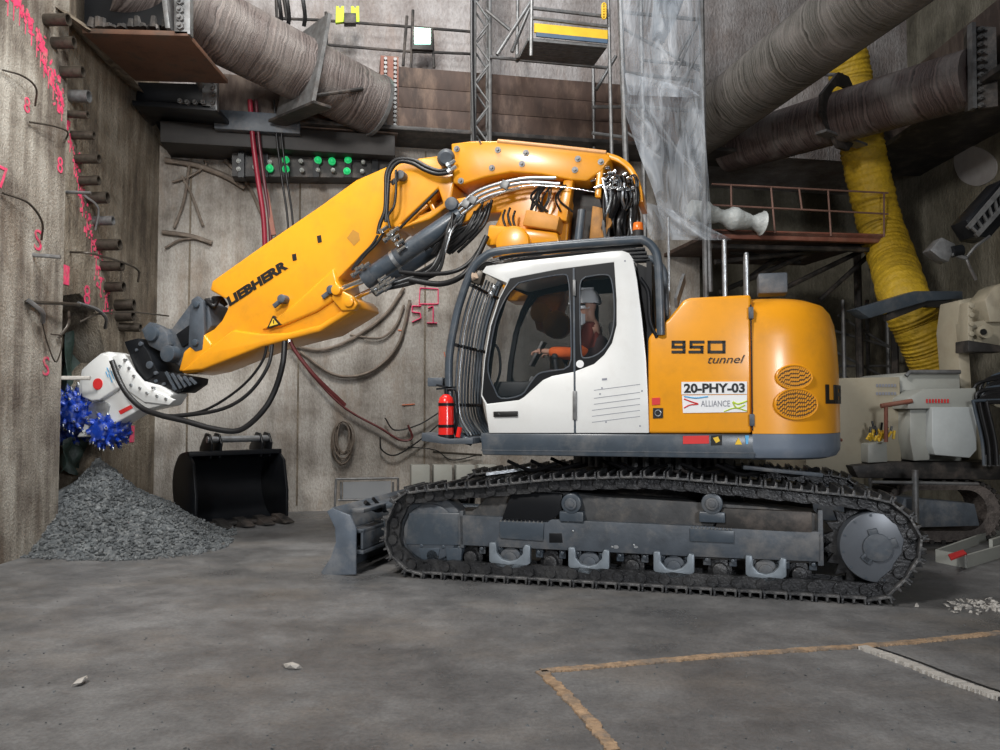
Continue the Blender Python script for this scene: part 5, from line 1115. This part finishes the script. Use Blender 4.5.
# mass of hoses at the rear knuckle
for i in range(34):
    x = random.uniform(600, 638); m_ = RUB if i % 4 else STEEL
    hose('riser_hose', [(x, random.uniform(172, 186), bc0+random.uniform(-.1, .3)), (x+random.uniform(-5, 5), 200, bc0+random.uniform(-.15, .3)), (x+random.uniform(-8, 4), 222, bc0+random.uniform(-.1, .3)), (x+random.uniform(-12, 0), 246, bc0+random.uniform(-.1, .3))], random.uniform(.012, .024), m_, EX, 5, 6)
b = MB()
for i in range(26):
    c = M3(random.uniform(590, 632), random.uniform(168, 196), bc0-.1+random.uniform(0, .15)); d = Vector((random.choice((.09, .04)), 0, random.choice((0, .02)))); b.cyl(c, c+d, .018, 8)
    if i % 2: b.tube(spline([c, c+Vector((.06, -.02, .03)), c+Vector((.1, 0, -.03)), c+Vector((.1, 0, -.1))], 4), .009, 6)
b.build('fittings_cluster', CHROME, EX, smooth=50)
pr('riser_block', [(566, 184), (600, 178), (628, 172), (636, 200), (632, 250), (560, 250)], bc0+.2, bc0+.25, bc1, DKST, EX, .03)
pr('riser_plate', [(592, 205), (606, 208), (612, 222), (600, 246), (588, 246)], bc0-.05, bc0-.02, bc0+.1, mat('dark_orange_steel', (.35, .15, .02), .55, 0, .3, 9), EX, .01)
b = MB(); b.cyl(M3(578, 245, bc0-.1), M3(582, 210, bc0-.1), .05, 16); b.build('lift_ram', SLATE, EX)
for i in range(12):
    x = random.uniform(536, 566); hose('boom_hose', [(x, 185, bc0-.06), (x-6+random.uniform(-6, 6), 198, bc0-.1), (x+random.uniform(-14, 8), 212, bc0-.08)], random.uniform(.009, .016), RUB, LB, 5, 6)
# ---- tilt linkage and cutter
LK = pr('link_arm', [(166, 330), (186, 303), (196, 298), (205, 303), (208, 325), (196, 340), (184, 353), (176, 366), (163, 360), (158, 345)], bc0, bc0+.08, bc1-.08, SLATE2, EX, .02)
pr('link_side_plate', [(193, 300), (199, 296), (205, 301), (206, 330), (204, 350), (197, 352), (190, 346), (191, 320)], bc0, bc0-.04, bc0+.02, SLATE2, LK, .015)
b = MB(); 
for x, y, r in ((199, 305, .045), (198, 343, .045), (154, 334, .1), (171, 354, .11)): c = M3(x, y, bc0); b.cyl((c.x, bc0-.08, c.z), (c.x, bc1-.05, c.z), r, 24)
b.b.free()
for x, y, r in ((199, 305, .045), (198, 343, .045), (154, 334, .1), (171, 354, .11)): b = MB(); c = M3(x, y, bc0); b.cyl((c.x, bc0-.08, c.z), (c.x, bc1-.05, c.z), r, 24); b.build('link_pin', SLATE, LK, bevel=.01)
pr('link_gap', [(174, 334), (188, 324), (191, 340), (180, 347)], bc0, bc0+.04, bc0+.12, BLACK, LK, .005)
pr('link_eye', [(142, 330), (150, 322), (160, 326), (168, 333), (170, 345), (162, 352), (150, 346)], bc0, bc0-.02, bc0+.12, SLATE2, LK, .015)
b = MB()
for k in range(7): b.tube(spline([M3(206+k*2, 300-k*.6, bc0+.08+k*.05), M3(214, 306+k, bc0+.05+.05*k), M3(220-k, 298, bc0+.2), M3(226, 305, bc0+.3)], 5), .03, 8)
b.build('hose_bundle', RUB, LK, smooth=60)
pr('arm_tip', [(185, 352), (205, 334), (213, 345), (205, 362), (190, 372), (180, 371)], bc0, bc0-.03, bc0+.02, YEL, AR, .02, 3)
QC = pr('coupler_block', [(128, 342), (142, 338.5), (152, 352), (161, 371), (156, 378), (144, 382)], bc0, bc0-.08, bc1-.1, BLACK, EX, .015)
for x, y, r in ((141, 344, .03), (150, 365, .05), (156, 373, .025), (137, 350, .02)): b = MB(); c = M3(x, y, bc0-.08); b.cyl((c.x, bc0-.10, c.z), (c.x, bc0-.06, c.z), r, 18); b.build('coupler_bolt', SLATE2, QC, bevel=.004)
b = MB(); b.prism(P([(142, 381), (160, 371), (196, 378), (195, 384), (182, 393), (166, 386)], bc0), bc0-.06, bc0+.28); LJ = b.build('coupler_jaw', BLACK, QC, bevel=.015)
b = MB()
for k in range(5): b.bar(M3(166+k*6, 372+k*1.5, bc0-.08), M3(176+k*5, 390-k*1.5, bc0-.08), .03)
for x, y in ((156, 381), (164, 384), (174, 388)): c = M3(x, y, bc0-.07); b.cyl((c.x, bc0-.085, c.z), (c.x, bc0-.05, c.z), .02, 10)
b.build('jaw_ribs', SLATE2, LJ)
CT = pr('cutter_housing', [(107, 354), (115, 352), (128, 358), (143, 380), (166, 386), (178, 394), (171, 405), (144, 411), (120, 424), (101, 436), (83, 437), (90, 426), (96, 403), (86, 398), (85, 386), (88, 370), (98, 361)], bc0, bc0-.12, bc0+.22, WHITE, EX, .02, 3)
pr('gear_case', [(88, 370), (107, 354), (114, 356), (118, 380), (122, 388), (104, 400), (96, 401), (86, 397), (85, 385)], bc0-.12, bc0-.2, bc0-.1, WHITE, CT, .02, 3)
pr('flange_plate', [(115, 356), (124, 354), (136, 372), (150, 388), (176, 400), (171, 405), (146, 402), (126, 388)], bc0-.12, bc0-.16, bc0-.1, WHITE, CT, .01)
b = MB()
for x, y in ((125, 360), (129, 368), (134, 376), (131, 385), (140, 388), (147, 393), (157, 396), (166, 399), (120, 366), (153, 388)): c = M3(x, y, bc0-.17); b.cyl((c.x, bc0-.19, c.z), (c.x, bc0-.14, c.z), .022, 10)
b.b.free()
for x, y in ((125, 360), (129, 368), (134, 376), (131, 385), (140, 388), (147, 393), (157, 396), (166, 399), (120, 366), (153, 388)): b = MB(); c = M3(x, y, bc0-.17); b.cyl((c.x, bc0-.185, c.z), (c.x, bc0-.14, c.z), .018, 10); b.build('flange_bolt', STEEL, CT)
b = MB(); c = M3(98, 384, bc0-.2); b.cyl((c.x, bc0-.21, c.z), (c.x, bc0-.18, c.z), .075, 28); b.build('red_disc', REDM, CT)
mtext('side_note', 'ERKAT' if False else 'KST', 107, 382, 113, 366, bc0-.205, CYAN, CT) if False else None
b = MB(); b.prism(P([(119, 411), (131, 405), (133, 408), (121, 414.5)], bc0-.12), bc0-.13, bc0-.1); b.build('red_label', REDM, CT)
strokes('blue_print', [(107, 368, 109, 372), (109, 374, 112, 382), (111, 371, 114, 379), (106, 372, 108, 377)], bc0-.205, .012, CYAN, CT)
pr('drive_neck', [(90, 404), (104, 400), (112, 405), (108, 420), (100, 428), (90, 430)], bc0-.1, bc0-.14, bc0+.3, STEEL, CT, .02)
def drum(px, py, y, rad, w, name='cutter_drum'):
    c = M3(px, py, y); b = MB(); b.cyl((c.x, y-w/2, c.z), (c.x, y+w/2, c.z), rad*.72, 32); b.cyl((c.x, y-w*.7, c.z), (c.x, y+w*.4, c.z), rad*.5, 32); o = b.build(name, BLUE, EX, bevel=.02)
    b = MB(); t = MB()
    for ring, (yy, rr, nn) in enumerate(((-w*.62, .42, 6), (-w*.45, .66, 9), (-w*.2, .76, 11), (w*.05, .76, 11), (w*.3, .74, 11))):
        for k in range(nn):
            a = 2*math.pi*(k+ring*.37)/nn; n = Vector((math.cos(a), -.25 if ring > 0 else -.9, math.sin(a))).normalized(); tg = Vector((-math.sin(a), 0, math.cos(a)))
            p = Vector((c.x+rad*rr*math.cos(a), y+yy, c.z+rad*rr*math.sin(a))); q = p+n*rad*.22+tg*rad*.14
            b.cyl(p-n*.02, q, rad*.13, 8, r2=rad*.10); t.cyl(q, q+(n*.6+tg*.5)*rad*.16, rad*.06, 8, r2=.004)
    b.build('pick_holder', BLUE, o, bevel=.004); t.build('pick_tip', STEEL, o); return o
drum(73, 415, bc0+.42, .44, .42)
drum(80, 412, bc0-.05, .28, .3)
drum(111, 430, bc0-.0, .26, .36)
hose('cutter_hose', [(112, 361, bc0-.24), (119, 380, bc0-.26), (128, 395, bc0-.28), (142, 408, bc0-.28), (160, 415, bc0-.28), (185, 421, bc0-.25), (215, 429, bc0-.2), (240, 430, bc0-.15), (262, 412, bc0-.1), (275, 390, bc0-.05), (283, 362, bc0-.05), (285, 335, bc0)], .036, RUB, EX, 8, 10)
hose('cutter_hose', [(160, 416, bc0-.2), (190, 415, bc0-.2), (225, 408, bc0-.15), (250, 392, bc0-.1), (268, 366, bc0-.05), (273, 340, bc0)], .024, RUB, EX, 8, 8)
hose('cutter_hose', [(170, 416, bc0-.1), (205, 410, bc0), (240, 388, bc0), (262, 362, bc0), (268, 338, bc0)], .018, RUB, EX, 8, 8)
hose('red_supply_hose', [(289, 338, bc0), (296, 352, bc0+.05), (315, 376, bc0+.2), (345, 405, bc0+.6)], .025, mat('dark_red_supply', (.14, .03, .03), .5), EX, 8, 8)
for x, y in ((284, 352), (271, 352), (289, 342)): b = MB(); c = M3(x, y, bc0); b.cyl(c, c+Vector((.01, 0, .1)), .03, 10); b.build('hose_ferrule', CHROME, EX)

# ============================================================ OPERATOR IN THE CAB
hx, hz = M(592, 306, .45); hy = .45
def skin(name, verts, edges, radii, m, par=None, sub=2, root=0):
    me = bpy.data.meshes.new(name); me.from_pydata(verts, edges, []); o = bpy.data.objects.new(name, me); S.collection.objects.link(o)
    md = o.modifiers.new('skin', 'SKIN'); md.use_smooth_shade = True
    for i, r in enumerate(radii): me.skin_vertices[0].data[i].radius = (r, r) if not isinstance(r, tuple) else r
    me.skin_vertices[0].data[root].use_root = True
    s2 = o.modifiers.new('sub', 'SUBSURF'); s2.levels = sub; s2.render_levels = sub
    me.materials.append(m)
    if par: o.parent = par
    return o
pe = empty('person', Mw(hx, hy, hz-.75), -MY, label='operator in white helmet and orange jacket seated inside the cab', cat='person')
# local origin at the hip; facing -x
hh_ = .75
sh = .50
def arm_pts(sy, hand): return [(0.0, sy*.19, sh), (-.08, sy*.24, sh-.25), hand]
hd = M3(541, 351, .3); Hn = (hd.x-hx, hd.y-hy, hd.z-(hz-hh_)); Hf = (Hn[0]+.02, .28, Hn[2])
V = [(0.02, 0, 0), (.03, 0, .22), (.01, 0, sh-.02), (-.02, 0, sh+.11), (-.035, 0, hh_-.05), (-.045, 0, hh_+.06),
     (0.0, -.18, sh), (-.08, -.23, sh-.26), Hn, (0.0, .18, sh), (-.08, .23, sh-.26), Hf,
     (-.08, -.1, -.02), (-.46, -.13, .04), (-.52, -.13, -.38), (-.62, -.13, -.42), (-.08, .1, -.02), (-.46, .13, .04), (-.52, .13, -.38), (-.62, .13, -.42)]
E = [(0, 1), (1, 2), (2, 3), (3, 4), (4, 5), (2, 6), (6, 7), (7, 8), (2, 9), (9, 10), (10, 11), (0, 12), (12, 13), (13, 14), (14, 15), (0, 16), (16, 17), (17, 18), (18, 19)]
RD = [.14, .13, .11, .05, .07, .085, .065, .045, .028, .065, .045, .028, .085, .06, .045, .04, .085, .06, .045, .04]
body = skin('body', V, E, RD, SKIN, pe)
for nm, s in (('hand', -1), ):
    for hp in (Hn, Hf):
        hv = Vector(hp); vv = [tuple(hv), tuple(hv+Vector((-.05, 0, -.005)))]; ee = [(0, 1)]; rr = [.026, .03]
        for k in range(4):
            bz = hv+Vector((-.06, (k-1.5)*.018, -.005)); i0 = len(vv); vv += [tuple(bz), tuple(bz+Vector((-.028-.003*(k in (1, 2)), 0, -.012))), tuple(bz+Vector((-.036, 0, -.04)))]; ee += [(1, i0), (i0, i0+1), (i0+1, i0+2)]; rr += [.010, .009, .008]
        i0 = len(vv); vv += [tuple(hv+Vector((-.03, -.03, -.005))), tuple(hv+Vector((-.055, -.04, -.02)))]; ee += [(0, i0), (i0, i0+1)]; rr += [.011, .009]
        skin('hand', vv, ee, rr, SKIN, pe, 1)
k = 1.16
VJ = [V[0], V[1], V[2], (V[3][0], 0, V[3][2]-.05), V[6], V[7], tuple(Vector(V[7]).lerp(Vector(Hn), .82)), V[9], V[10], tuple(Vector(V[10]).lerp(Vector(Hf), .82))]
EJ = [(0, 1), (1, 2), (2, 3), (2, 4), (4, 5), (5, 6), (2, 7), (7, 8), (8, 9)]
skin('jacket', VJ, EJ, [.165, .155, .13, .062, .085, .062, .042, .085, .062, .042], mat('dark_red_cloth', (.16, .03, .02), .85, 0, .15, 15), pe)
for a_, b_, c_ in ((VJ[4], VJ[5], VJ[6]), (VJ[7], VJ[8], VJ[9])): skin('sleeve', [tuple(Vector(a_).lerp(Vector(b_), .6)), b_, c_], [(0, 1), (1, 2)], [.085, .072, .054], ORANGE, pe)
VT = [V[0], V[12], V[13], tuple(Vector(V[13]).lerp(Vector(V[14]), .9)), V[16], V[17], tuple(Vector(V[17]).lerp(Vector(V[18]), .9))]
skin('trousers', VT, [(0, 1), (1, 2), (2, 3), (0, 4), (4, 5), (5, 6)], [.16, .1, .078, .062, .1, .078, .062], DKCLOTH, pe)
b = MB(); b.box((-.005, 0, .3), (.33, .34, .3)); b.build('dark_vest', DKCLOTH, pe, bevel=.09, seg=4)
hc = Vector((-.045, 0, hh_+.03))
b = MB(); b.ball(hc+Vector((-.01, 0, -.02)), .1, 20, (1.0, .8, 1.2)); b.ball(hc+Vector((-.115, 0, -.03)), .02, 10, (1, .8, 1.4)); b.ball(hc+Vector((.01, -.085, -.03)), .025, 10, (1, .4, 1.4)); b.build('face', SKIN, pe)
b = MB(); rows = []
for i in range(9):
    a = i/8*math.pi/2; rr = max(.002, .135*math.cos(a)); rows.append([hc+Vector((rr*1.08*math.cos(t), rr*.9*math.sin(t), -.01+.165*math.sin(a))) for t in [j*2*math.pi/28 for j in range(28)]])
b.grid(rows, close=True); b.b.faces.new(b.b.verts[-28:]) if False else None
b.box(hc+Vector((-.15, 0, -.003)), (.08, .15, .014)); b.box(hc+Vector((0, 0, .153)), (.13, .03, .02)); b.build('helmet', HELM, pe, smooth=70)
b = MB(); b.ball(hc+Vector((-.085, 0, -.075)), .06, 14, (.8, .95, 1.1)); b.box(hc+Vector((-.02, -.088, -.05)), (.1, .004, .03)); b.build('face_mask', MASKM, pe, bevel=.002)
b = MB(); b.box(hc+Vector((-.105, 0, -.03)), (.03, .15, .035)); b.box(hc+Vector((-.04, -.085, -.025)), (.13, .01, .02)); b.build('safety_glasses', INK, pe, bevel=.01)
b = MB(); b.prism([(hc.x-.13, hc.z-.24), (hc.x+.0, hc.z-.24), (hc.x+.0, hc.z-.13), (hc.x-.13, hc.z-.12)], -.17, -.16); b.build('chest_paper', MASKM, pe)

# ============================================================ THINGS AROUND THE MACHINE
# spare bucket by the wall
bk = empty('digging_bucket', atz(240, 526), R(40), label='black toothed bucket resting on the floor by the back wall', cat='bucket')
bw_, bh_ = 1.42, 1.15
prof = [(0, .02), (-.25, .0), (-.6, .12), (-.82, .42), (-.84, .75), (-.62, 1.02), (-.35, 1.1), (-.2, 1.08)]   # (depth, z), open side faces +x of profile
def bpt(d, z, x): return Vector((x, -d, z))
b = MB(); sp = spline([Vector((d, 0, z)) for d, z in prof], 5); n_ = []
inner = [Vector((p.x*.95+.0, 0, .02+p.z*.955)) for p in sp]
b.grid([[bpt(p.x, p.z, -bw_/2) for p in sp], [bpt(p.x, p.z, bw_/2) for p in sp], [bpt(p.x, p.z, bw_/2) for p in inner], [bpt(p.x, p.z, -bw_/2) for p in inner]]); b.build('shell', BLACK, bk, smooth=40)
for s in (-1, 1):
    b = MB(); q = [bpt(p.x, p.z, s*bw_/2) for p in sp]+[bpt(.0, .95, s*bw_/2), bpt(.12, .5, s*bw_/2), bpt(.12, .1, s*bw_/2)]; b.poly(q, (-s*.04, 0, 0)); b.build('side_plate', BLACK, bk, bevel=.006)
b = MB(); b.box((0, .04, .06), (bw_, .2, .05)); b.build('lip', DKST, bk, bevel=.008); b = MB(); b.box((0, .22, 1.08), (bw_, .16, .07)); b.build('top_bar', BLACK, bk, bevel=.008)
for i in range(5):
    x = -bw_/2+.1+i*(bw_-.2)/4; b = MB(); b.poly([(x-.08, .1, .0), (x-.08, -.08, .0), (x-.05, -.32, .02), (x-.05, -.32, .04), (x-.08, -.06, .12), (x-.08, .1, .13)], (.16, 0, 0)); b.build('tooth', DKST, bk, bevel=.012)
for x in (-.33, .45):
    b = MB()
    for dx in (-.07, .07): b.poly([(x+dx, .18, 1.0), (x+dx, .12, 1.22), (x+dx, .22, 1.36), (x+dx, .38, 1.38), (x+dx, .62, 1.15), (x+dx, .62, .95)], (.035, 0, 0))
    b.build('bracket_ear', BLACK, bk, bevel=.01)
b = MB(); b.cyl((-.42, .25, 1.28), (.55, .25, 1.28), .05, 18); b.build('coupling_pin', STEEL, bk)
for o in [c_ for c_ in S.collection.objects if c_.parent == bk]: pass
# small barrier frame behind the blade
e = empty('barrier_frame', atz(367, 522)*1, R(0), label='grey barrier frame standing behind the dozer blade', cat='barrier')
yy = atz(367, 525).y
def fb(x0, y0, x1, y1, nm='frame_tube', r=.018):
    b = MB(); b.cyl(at(x0, y0, yy), at(x1, y1, yy), r, 8); o = b.build(nm, GALV, e); o.location = -e.location
fb(336, 479, 398, 478); fb(336, 479, 334, 525); fb(398, 478, 398, 525); fb(338, 500, 398, 499); fb(341, 482, 341, 500); fb(393, 482, 393, 500)
b = MB(); b.poly([at(343, 482, yy), at(391, 481, yy), at(391, 498, yy), at(343, 499, yy)], YD*.02); o = b.build('mesh_panel', clear('frosted_panel', (.3, .33, .36), .5, .5), e); o.location = -e.location

# ---- cream drill rig behind the excavator at right (simplified to what shows)
DR = empty('drilling_rig', at(900, 520, 10.7), label='cream crawler drilling rig parked behind the excavator at right', cat='drilling rig')
def rb(pix, Y, d, nm, m, par=None, bevel=.015):
    b = MB(); b.poly([at(x, y, Y+.5) for x, y in pix], YD*d); o = b.build(nm, m, par or DR, bevel=bevel)
    if par is None: o.location = -DR.location
    return o
rb([(806, 475), (806, 400), (832, 383), (845, 378), (900, 377), (902, 470), (850, 476)], 10.0, 1.6, 'engine_housing', CREAM)
rb([(900, 470), (900, 376), (912, 372), (960, 372), (962, 470)], 10.1, 1.4, 'control_cabinet', CREAM2)
cb = rb([(908, 398), (924, 389), (976, 388), (977, 408), (908, 409)], 9.6, .6, 'cabinet_hood', CREAM2)
for x in range(926, 950, 3): 
    b = MB(); b.poly([at(x, 399, 10.09), at(x+1.4, 399, 10.09), at(x+1.4, 403, 10.09), at(x, 403, 10.09)], -YD*.01); b.build('hood_slot', REDM, cb)
rb([(910, 409), (930, 409), (930, 460), (914, 461), (910, 440)], 9.7, .5, 'left_door', CREAM2)
rb([(932, 407), (977, 407), (977, 450), (970, 458), (935, 455), (932, 445)], 9.55, .4, 'tank_cover', mat('light_grey_cover', (.42, .45, .45), .4, 0, .06))
rb([(868, 444), (887, 442), (888, 462), (868, 463)], 9.8, .4, 'tool_tray', CREAM2)
b = MB()
for i in range(16): p = at(random.uniform(866, 894), random.uniform(435, 442), 10.25); b.tube([p, p+Vector((random.uniform(-.06, .06), random.uniform(-.05, .05), random.uniform(.05, .12)))], .018, 6)
o = b.build('tool_handles', TOEB, DR); o.location = -DR.location
b = MB()
for i in range(9): p = at(random.uniform(868, 892), random.uniform(428, 436), 10.25); b.tube([p, p+Vector((random.uniform(-.03, .03), 0, .1))], .014, 6)
o = b.build('tool_tips', RUB, DR); o.location = -DR.location
def rtube(pts, r, nm, m, Y=9.6):
    b = MB(); b.tube([at(x, y, Y+.5) for x, y in pts], r, 8); o = b.build(nm, m, DR, smooth=50); o.location = -DR.location; return o
rtube([(881, 406), (887, 405), (912, 401)], .03, 'red_bracket', REDRUST); rtube([(886, 406), (886, 442)], .025, 'red_post', REDRUST); rtube([(818, 440), (842, 440)], .02, 'red_rail', REDRUST)
rtube([(906, 376), (910, 372), (960, 372)], .03, 'hood_edge', GALV, 10.0)
rb([(852, 466), (890, 462), (1005, 462), (1005, 480), (858, 478)], 9.8, 1.2, 'chassis', DKST)
rb([(960, 300), (975, 297), (1006, 292), (1006, 325), (985, 318), (968, 330), (972, 390), (985, 470), (970, 470), (962, 400), (956, 330)], 10.3, .5, 'mast_frame', CREAM)
rb([(968, 322), (1006, 318), (1006, 346), (970, 345)], 10.0, .3, 'mast_bracket', CREAM)
rb([(985, 300), (996, 286), (1006, 282), (1006, 322), (990, 322)], 9.9, .4, 'mast_head', CREAM)
rb([(968, 302), (973, 302), (973, 346), (968, 346)], 9.95, .2, 'mast_strip', CREAM)
b = MB()
for y in (306, 315, 324, 334): c = at(971, y, 10.45); b.cyl(c, c-YD*.03, .035, 10)
for x, y, r in ((983, 332, .09), (996, 399, .11)): c = at(x, y, 10.35); b.cyl(c, c-YD*.08, r, 18)
o = b.build('mast_bolts', CREAM, DR, bevel=.006); o.location = -DR.location
for x, y, r in ((983, 332, .04), (996, 399, .06)): b = MB(); c = at(x, y, 10.26); b.cyl(c, c-YD*.02, r, 14); o = b.build('pin_end', INK, DR); o.location = -DR.location
for i in range(16):
    x = random.uniform(975, 990); rtube([tuple(v.to_2d()) for v in spline([Vector((1004, 372+i*2, 0)), Vector((x, 380+i*1.5, 0)), Vector((x-2, 405, 0)), Vector((x+6, 440, 0)), Vector((x+8, 465, 0))], 4)], random.choice((.015, .02, .026)), 'rig_hose', RUB if i % 7 else SLATE, 9.7-.02*i)
for x in range(985, 1004, 4): rtube([(x, 455), (x, 466)], .03, 'valve_stem', GALV, 9.5)
rb([(968, 340), (1006, 346), (1006, 352), (968, 352)], 9.9, .3, 'mast_ledge', DKST)
b = MB()
for i in range(14):
    x = 876+(i % 7)*3; y = 384+(i//7)*8; b.poly([at(x, y, 10.49), at(x+2, y, 10.49), at(x+2, y+3, 10.49), at(x, y+3, 10.49)], -YD*.005)
o = b.build('housing_lettering', GREYINK, DR); o.location = -DR.location
# rig crawler
def oval(x0, x1, yt, yb, Y, n=10):
    r = (yb-yt)/2; cy = (yt+yb)/2
    return [(x1-r+r*math.cos(a), cy+r*math.sin(a)) for a in [-math.pi/2+math.pi*i/n for i in range(n+1)]]+[(x0+r+r*math.cos(a), cy+r*math.sin(a)) for a in [math.pi/2+math.pi*i/n for i in range(n+1)]]
b = MB(); q = oval(868, 1000, 484, 545, 9.3, 14)
b.b.free(); b.b = bmesh.new()
o_, i_ = [at(x, y, 10.4) for x, y in oval(884, 1002, 482, 542, 0, 14)], [at(x, y, 10.4) for x, y in oval(892, 987, 490, 531, 0, 14)]
b.grid([o_, i_, [p+YD*.5 for p in i_], [p+YD*.5 for p in o_], o_], close=True); RC = b.build('crawler_belt', mat('dusty_brown_track', (.13, .11, .1), .7, .1, .4, 14, .6), DR); RC.location = -DR.location
b = MB(); P_ = o_; 
for k in range(0, len(P_)):
    p, q2 = P_[k], P_[(k+1) % len(P_)]; nn = max(1, int((q2-p).length/.14))
    for j in range(nn): c = p.lerp(q2, (j+.5)/nn); b.box(c+YD*.25, (.05, .55, .05), Matrix.Rotation(-math.atan2((q2-p).z, (q2-p).x), 3, 'Y'))
b.build('belt_shoes', DKST, RC)
rb([(905, 498), (975, 504), (980, 526), (905, 528), (900, 508)], 9.6, .3, 'crawler_frame', SLATE2)
rtube([(915, 470), (916, 530)], .04, 'frame_post', GALV, 9.4); rtube([(872, 482), (978, 484)], .02, 'step_edge', GALV, 9.4)
# rig boom reaching in from the right edge
LBm = empty('rig_arm', at(980, 220, 9.8), label='dark lattice arm reaching in from the right edge above the cream rig', cat='arm')
b = MB(); b.poly([at(x, y, 9.8) for x, y in ((966, 220), (1004, 178), (1004, 222), (990, 238), (976, 236))], YD*.35); rel(b.build('arm_beam', BLACK, LBm, bevel=.01), LBm)
b = MB(); b.bar(at(968, 228, 9.75), at(1004, 186, 9.75), .05); b.bar(at(976, 236, 9.75), at(1004, 205, 9.75), .05)
for k in range(6): b.bar(at(970+k*6, 226-k*7, 9.75), at(978+k*5, 234-k*5, 9.75), .03)
rel(b.build('arm_ribs', GALV, LBm), LBm)
b = MB(); b.tube([at(x, y, 9.8) for x, y in ((990, 236), (976, 246), (966, 258), (970, 268), (976, 280))], .02, 6); b.tube([at(x, y, 9.8) for x, y in ((966, 258), (952, 254))], .03, 6); rel(b.build('arm_rod', GALV, LBm, smooth=50), LBm)
e = empty('spot_lamp', at(946, 250, 9.8), label='small metal spot lamp on the tip of the dark arm at right', cat='lamp')
b = MB(); b.poly([at(x, y, 9.8) for x, y in ((930, 250), (942, 237), (956, 244), (949, 262), (940, 258))], YD*.2); rel(b.build('lamp_housing', GALV, e, bevel=.015), e)
b = MB(); b.cyl(at(952, 252, 9.8), at(962, 250, 9.8), .07, 12); rel(b.build('lamp_mount', BLACK, e), e)
# white metal tray on the floor
TR = empty('metal_tray', atz(965, 565), 0, label='long pale metal tray with a red edge lying on the floor at the right edge', cat='tray')
b = MB(); c = [atz(937, 562), atz(966, 568), atz(1040, 545), atz(1010, 534)]
b.poly(c, UPZ*.03); rel(b.build('tray_floor', GALV, TR), TR)
b = MB()
for p, q in ((c[0], c[1]), (c[1], c[2]), (c[2], c[3]), (c[3], c[0])): b.bar(p+UPZ*.07, q+UPZ*.07, .03, .14)
b.bar((c[0]+c[3])/2*.5+(c[1]+c[2])/2*.5+UPZ*.09, c[2]*.5+c[3]*.5+UPZ*.09, .04, .1); rel(b.build('tray_rim', CREAM2, TR), TR)
b = MB(); b.poly([atz(948, 556, .15), atz(963, 551, .15), atz(967, 555, .15), atz(951, 561, .15)], UPZ*.02); tag(b.build('red_rag', REDM, bevel=.005), 'crumpled red cloth at the near end of the metal tray', 'cloth')

# ---- groups: every kind that repeats at top level carries one phrase
kinds = {}
for o in list(S.collection.objects):
    if o.parent is None and 'category' in o.keys() and 'group' not in o.keys() and o.get('kind') != 'stuff': kinds.setdefault(o.name.split('.')[0], []).append(o)
for k, v in kinds.items():
    if len(v) > 1:
        for o in v: o['group'] = k.replace('_', ' ') + 's in the excavation pit'
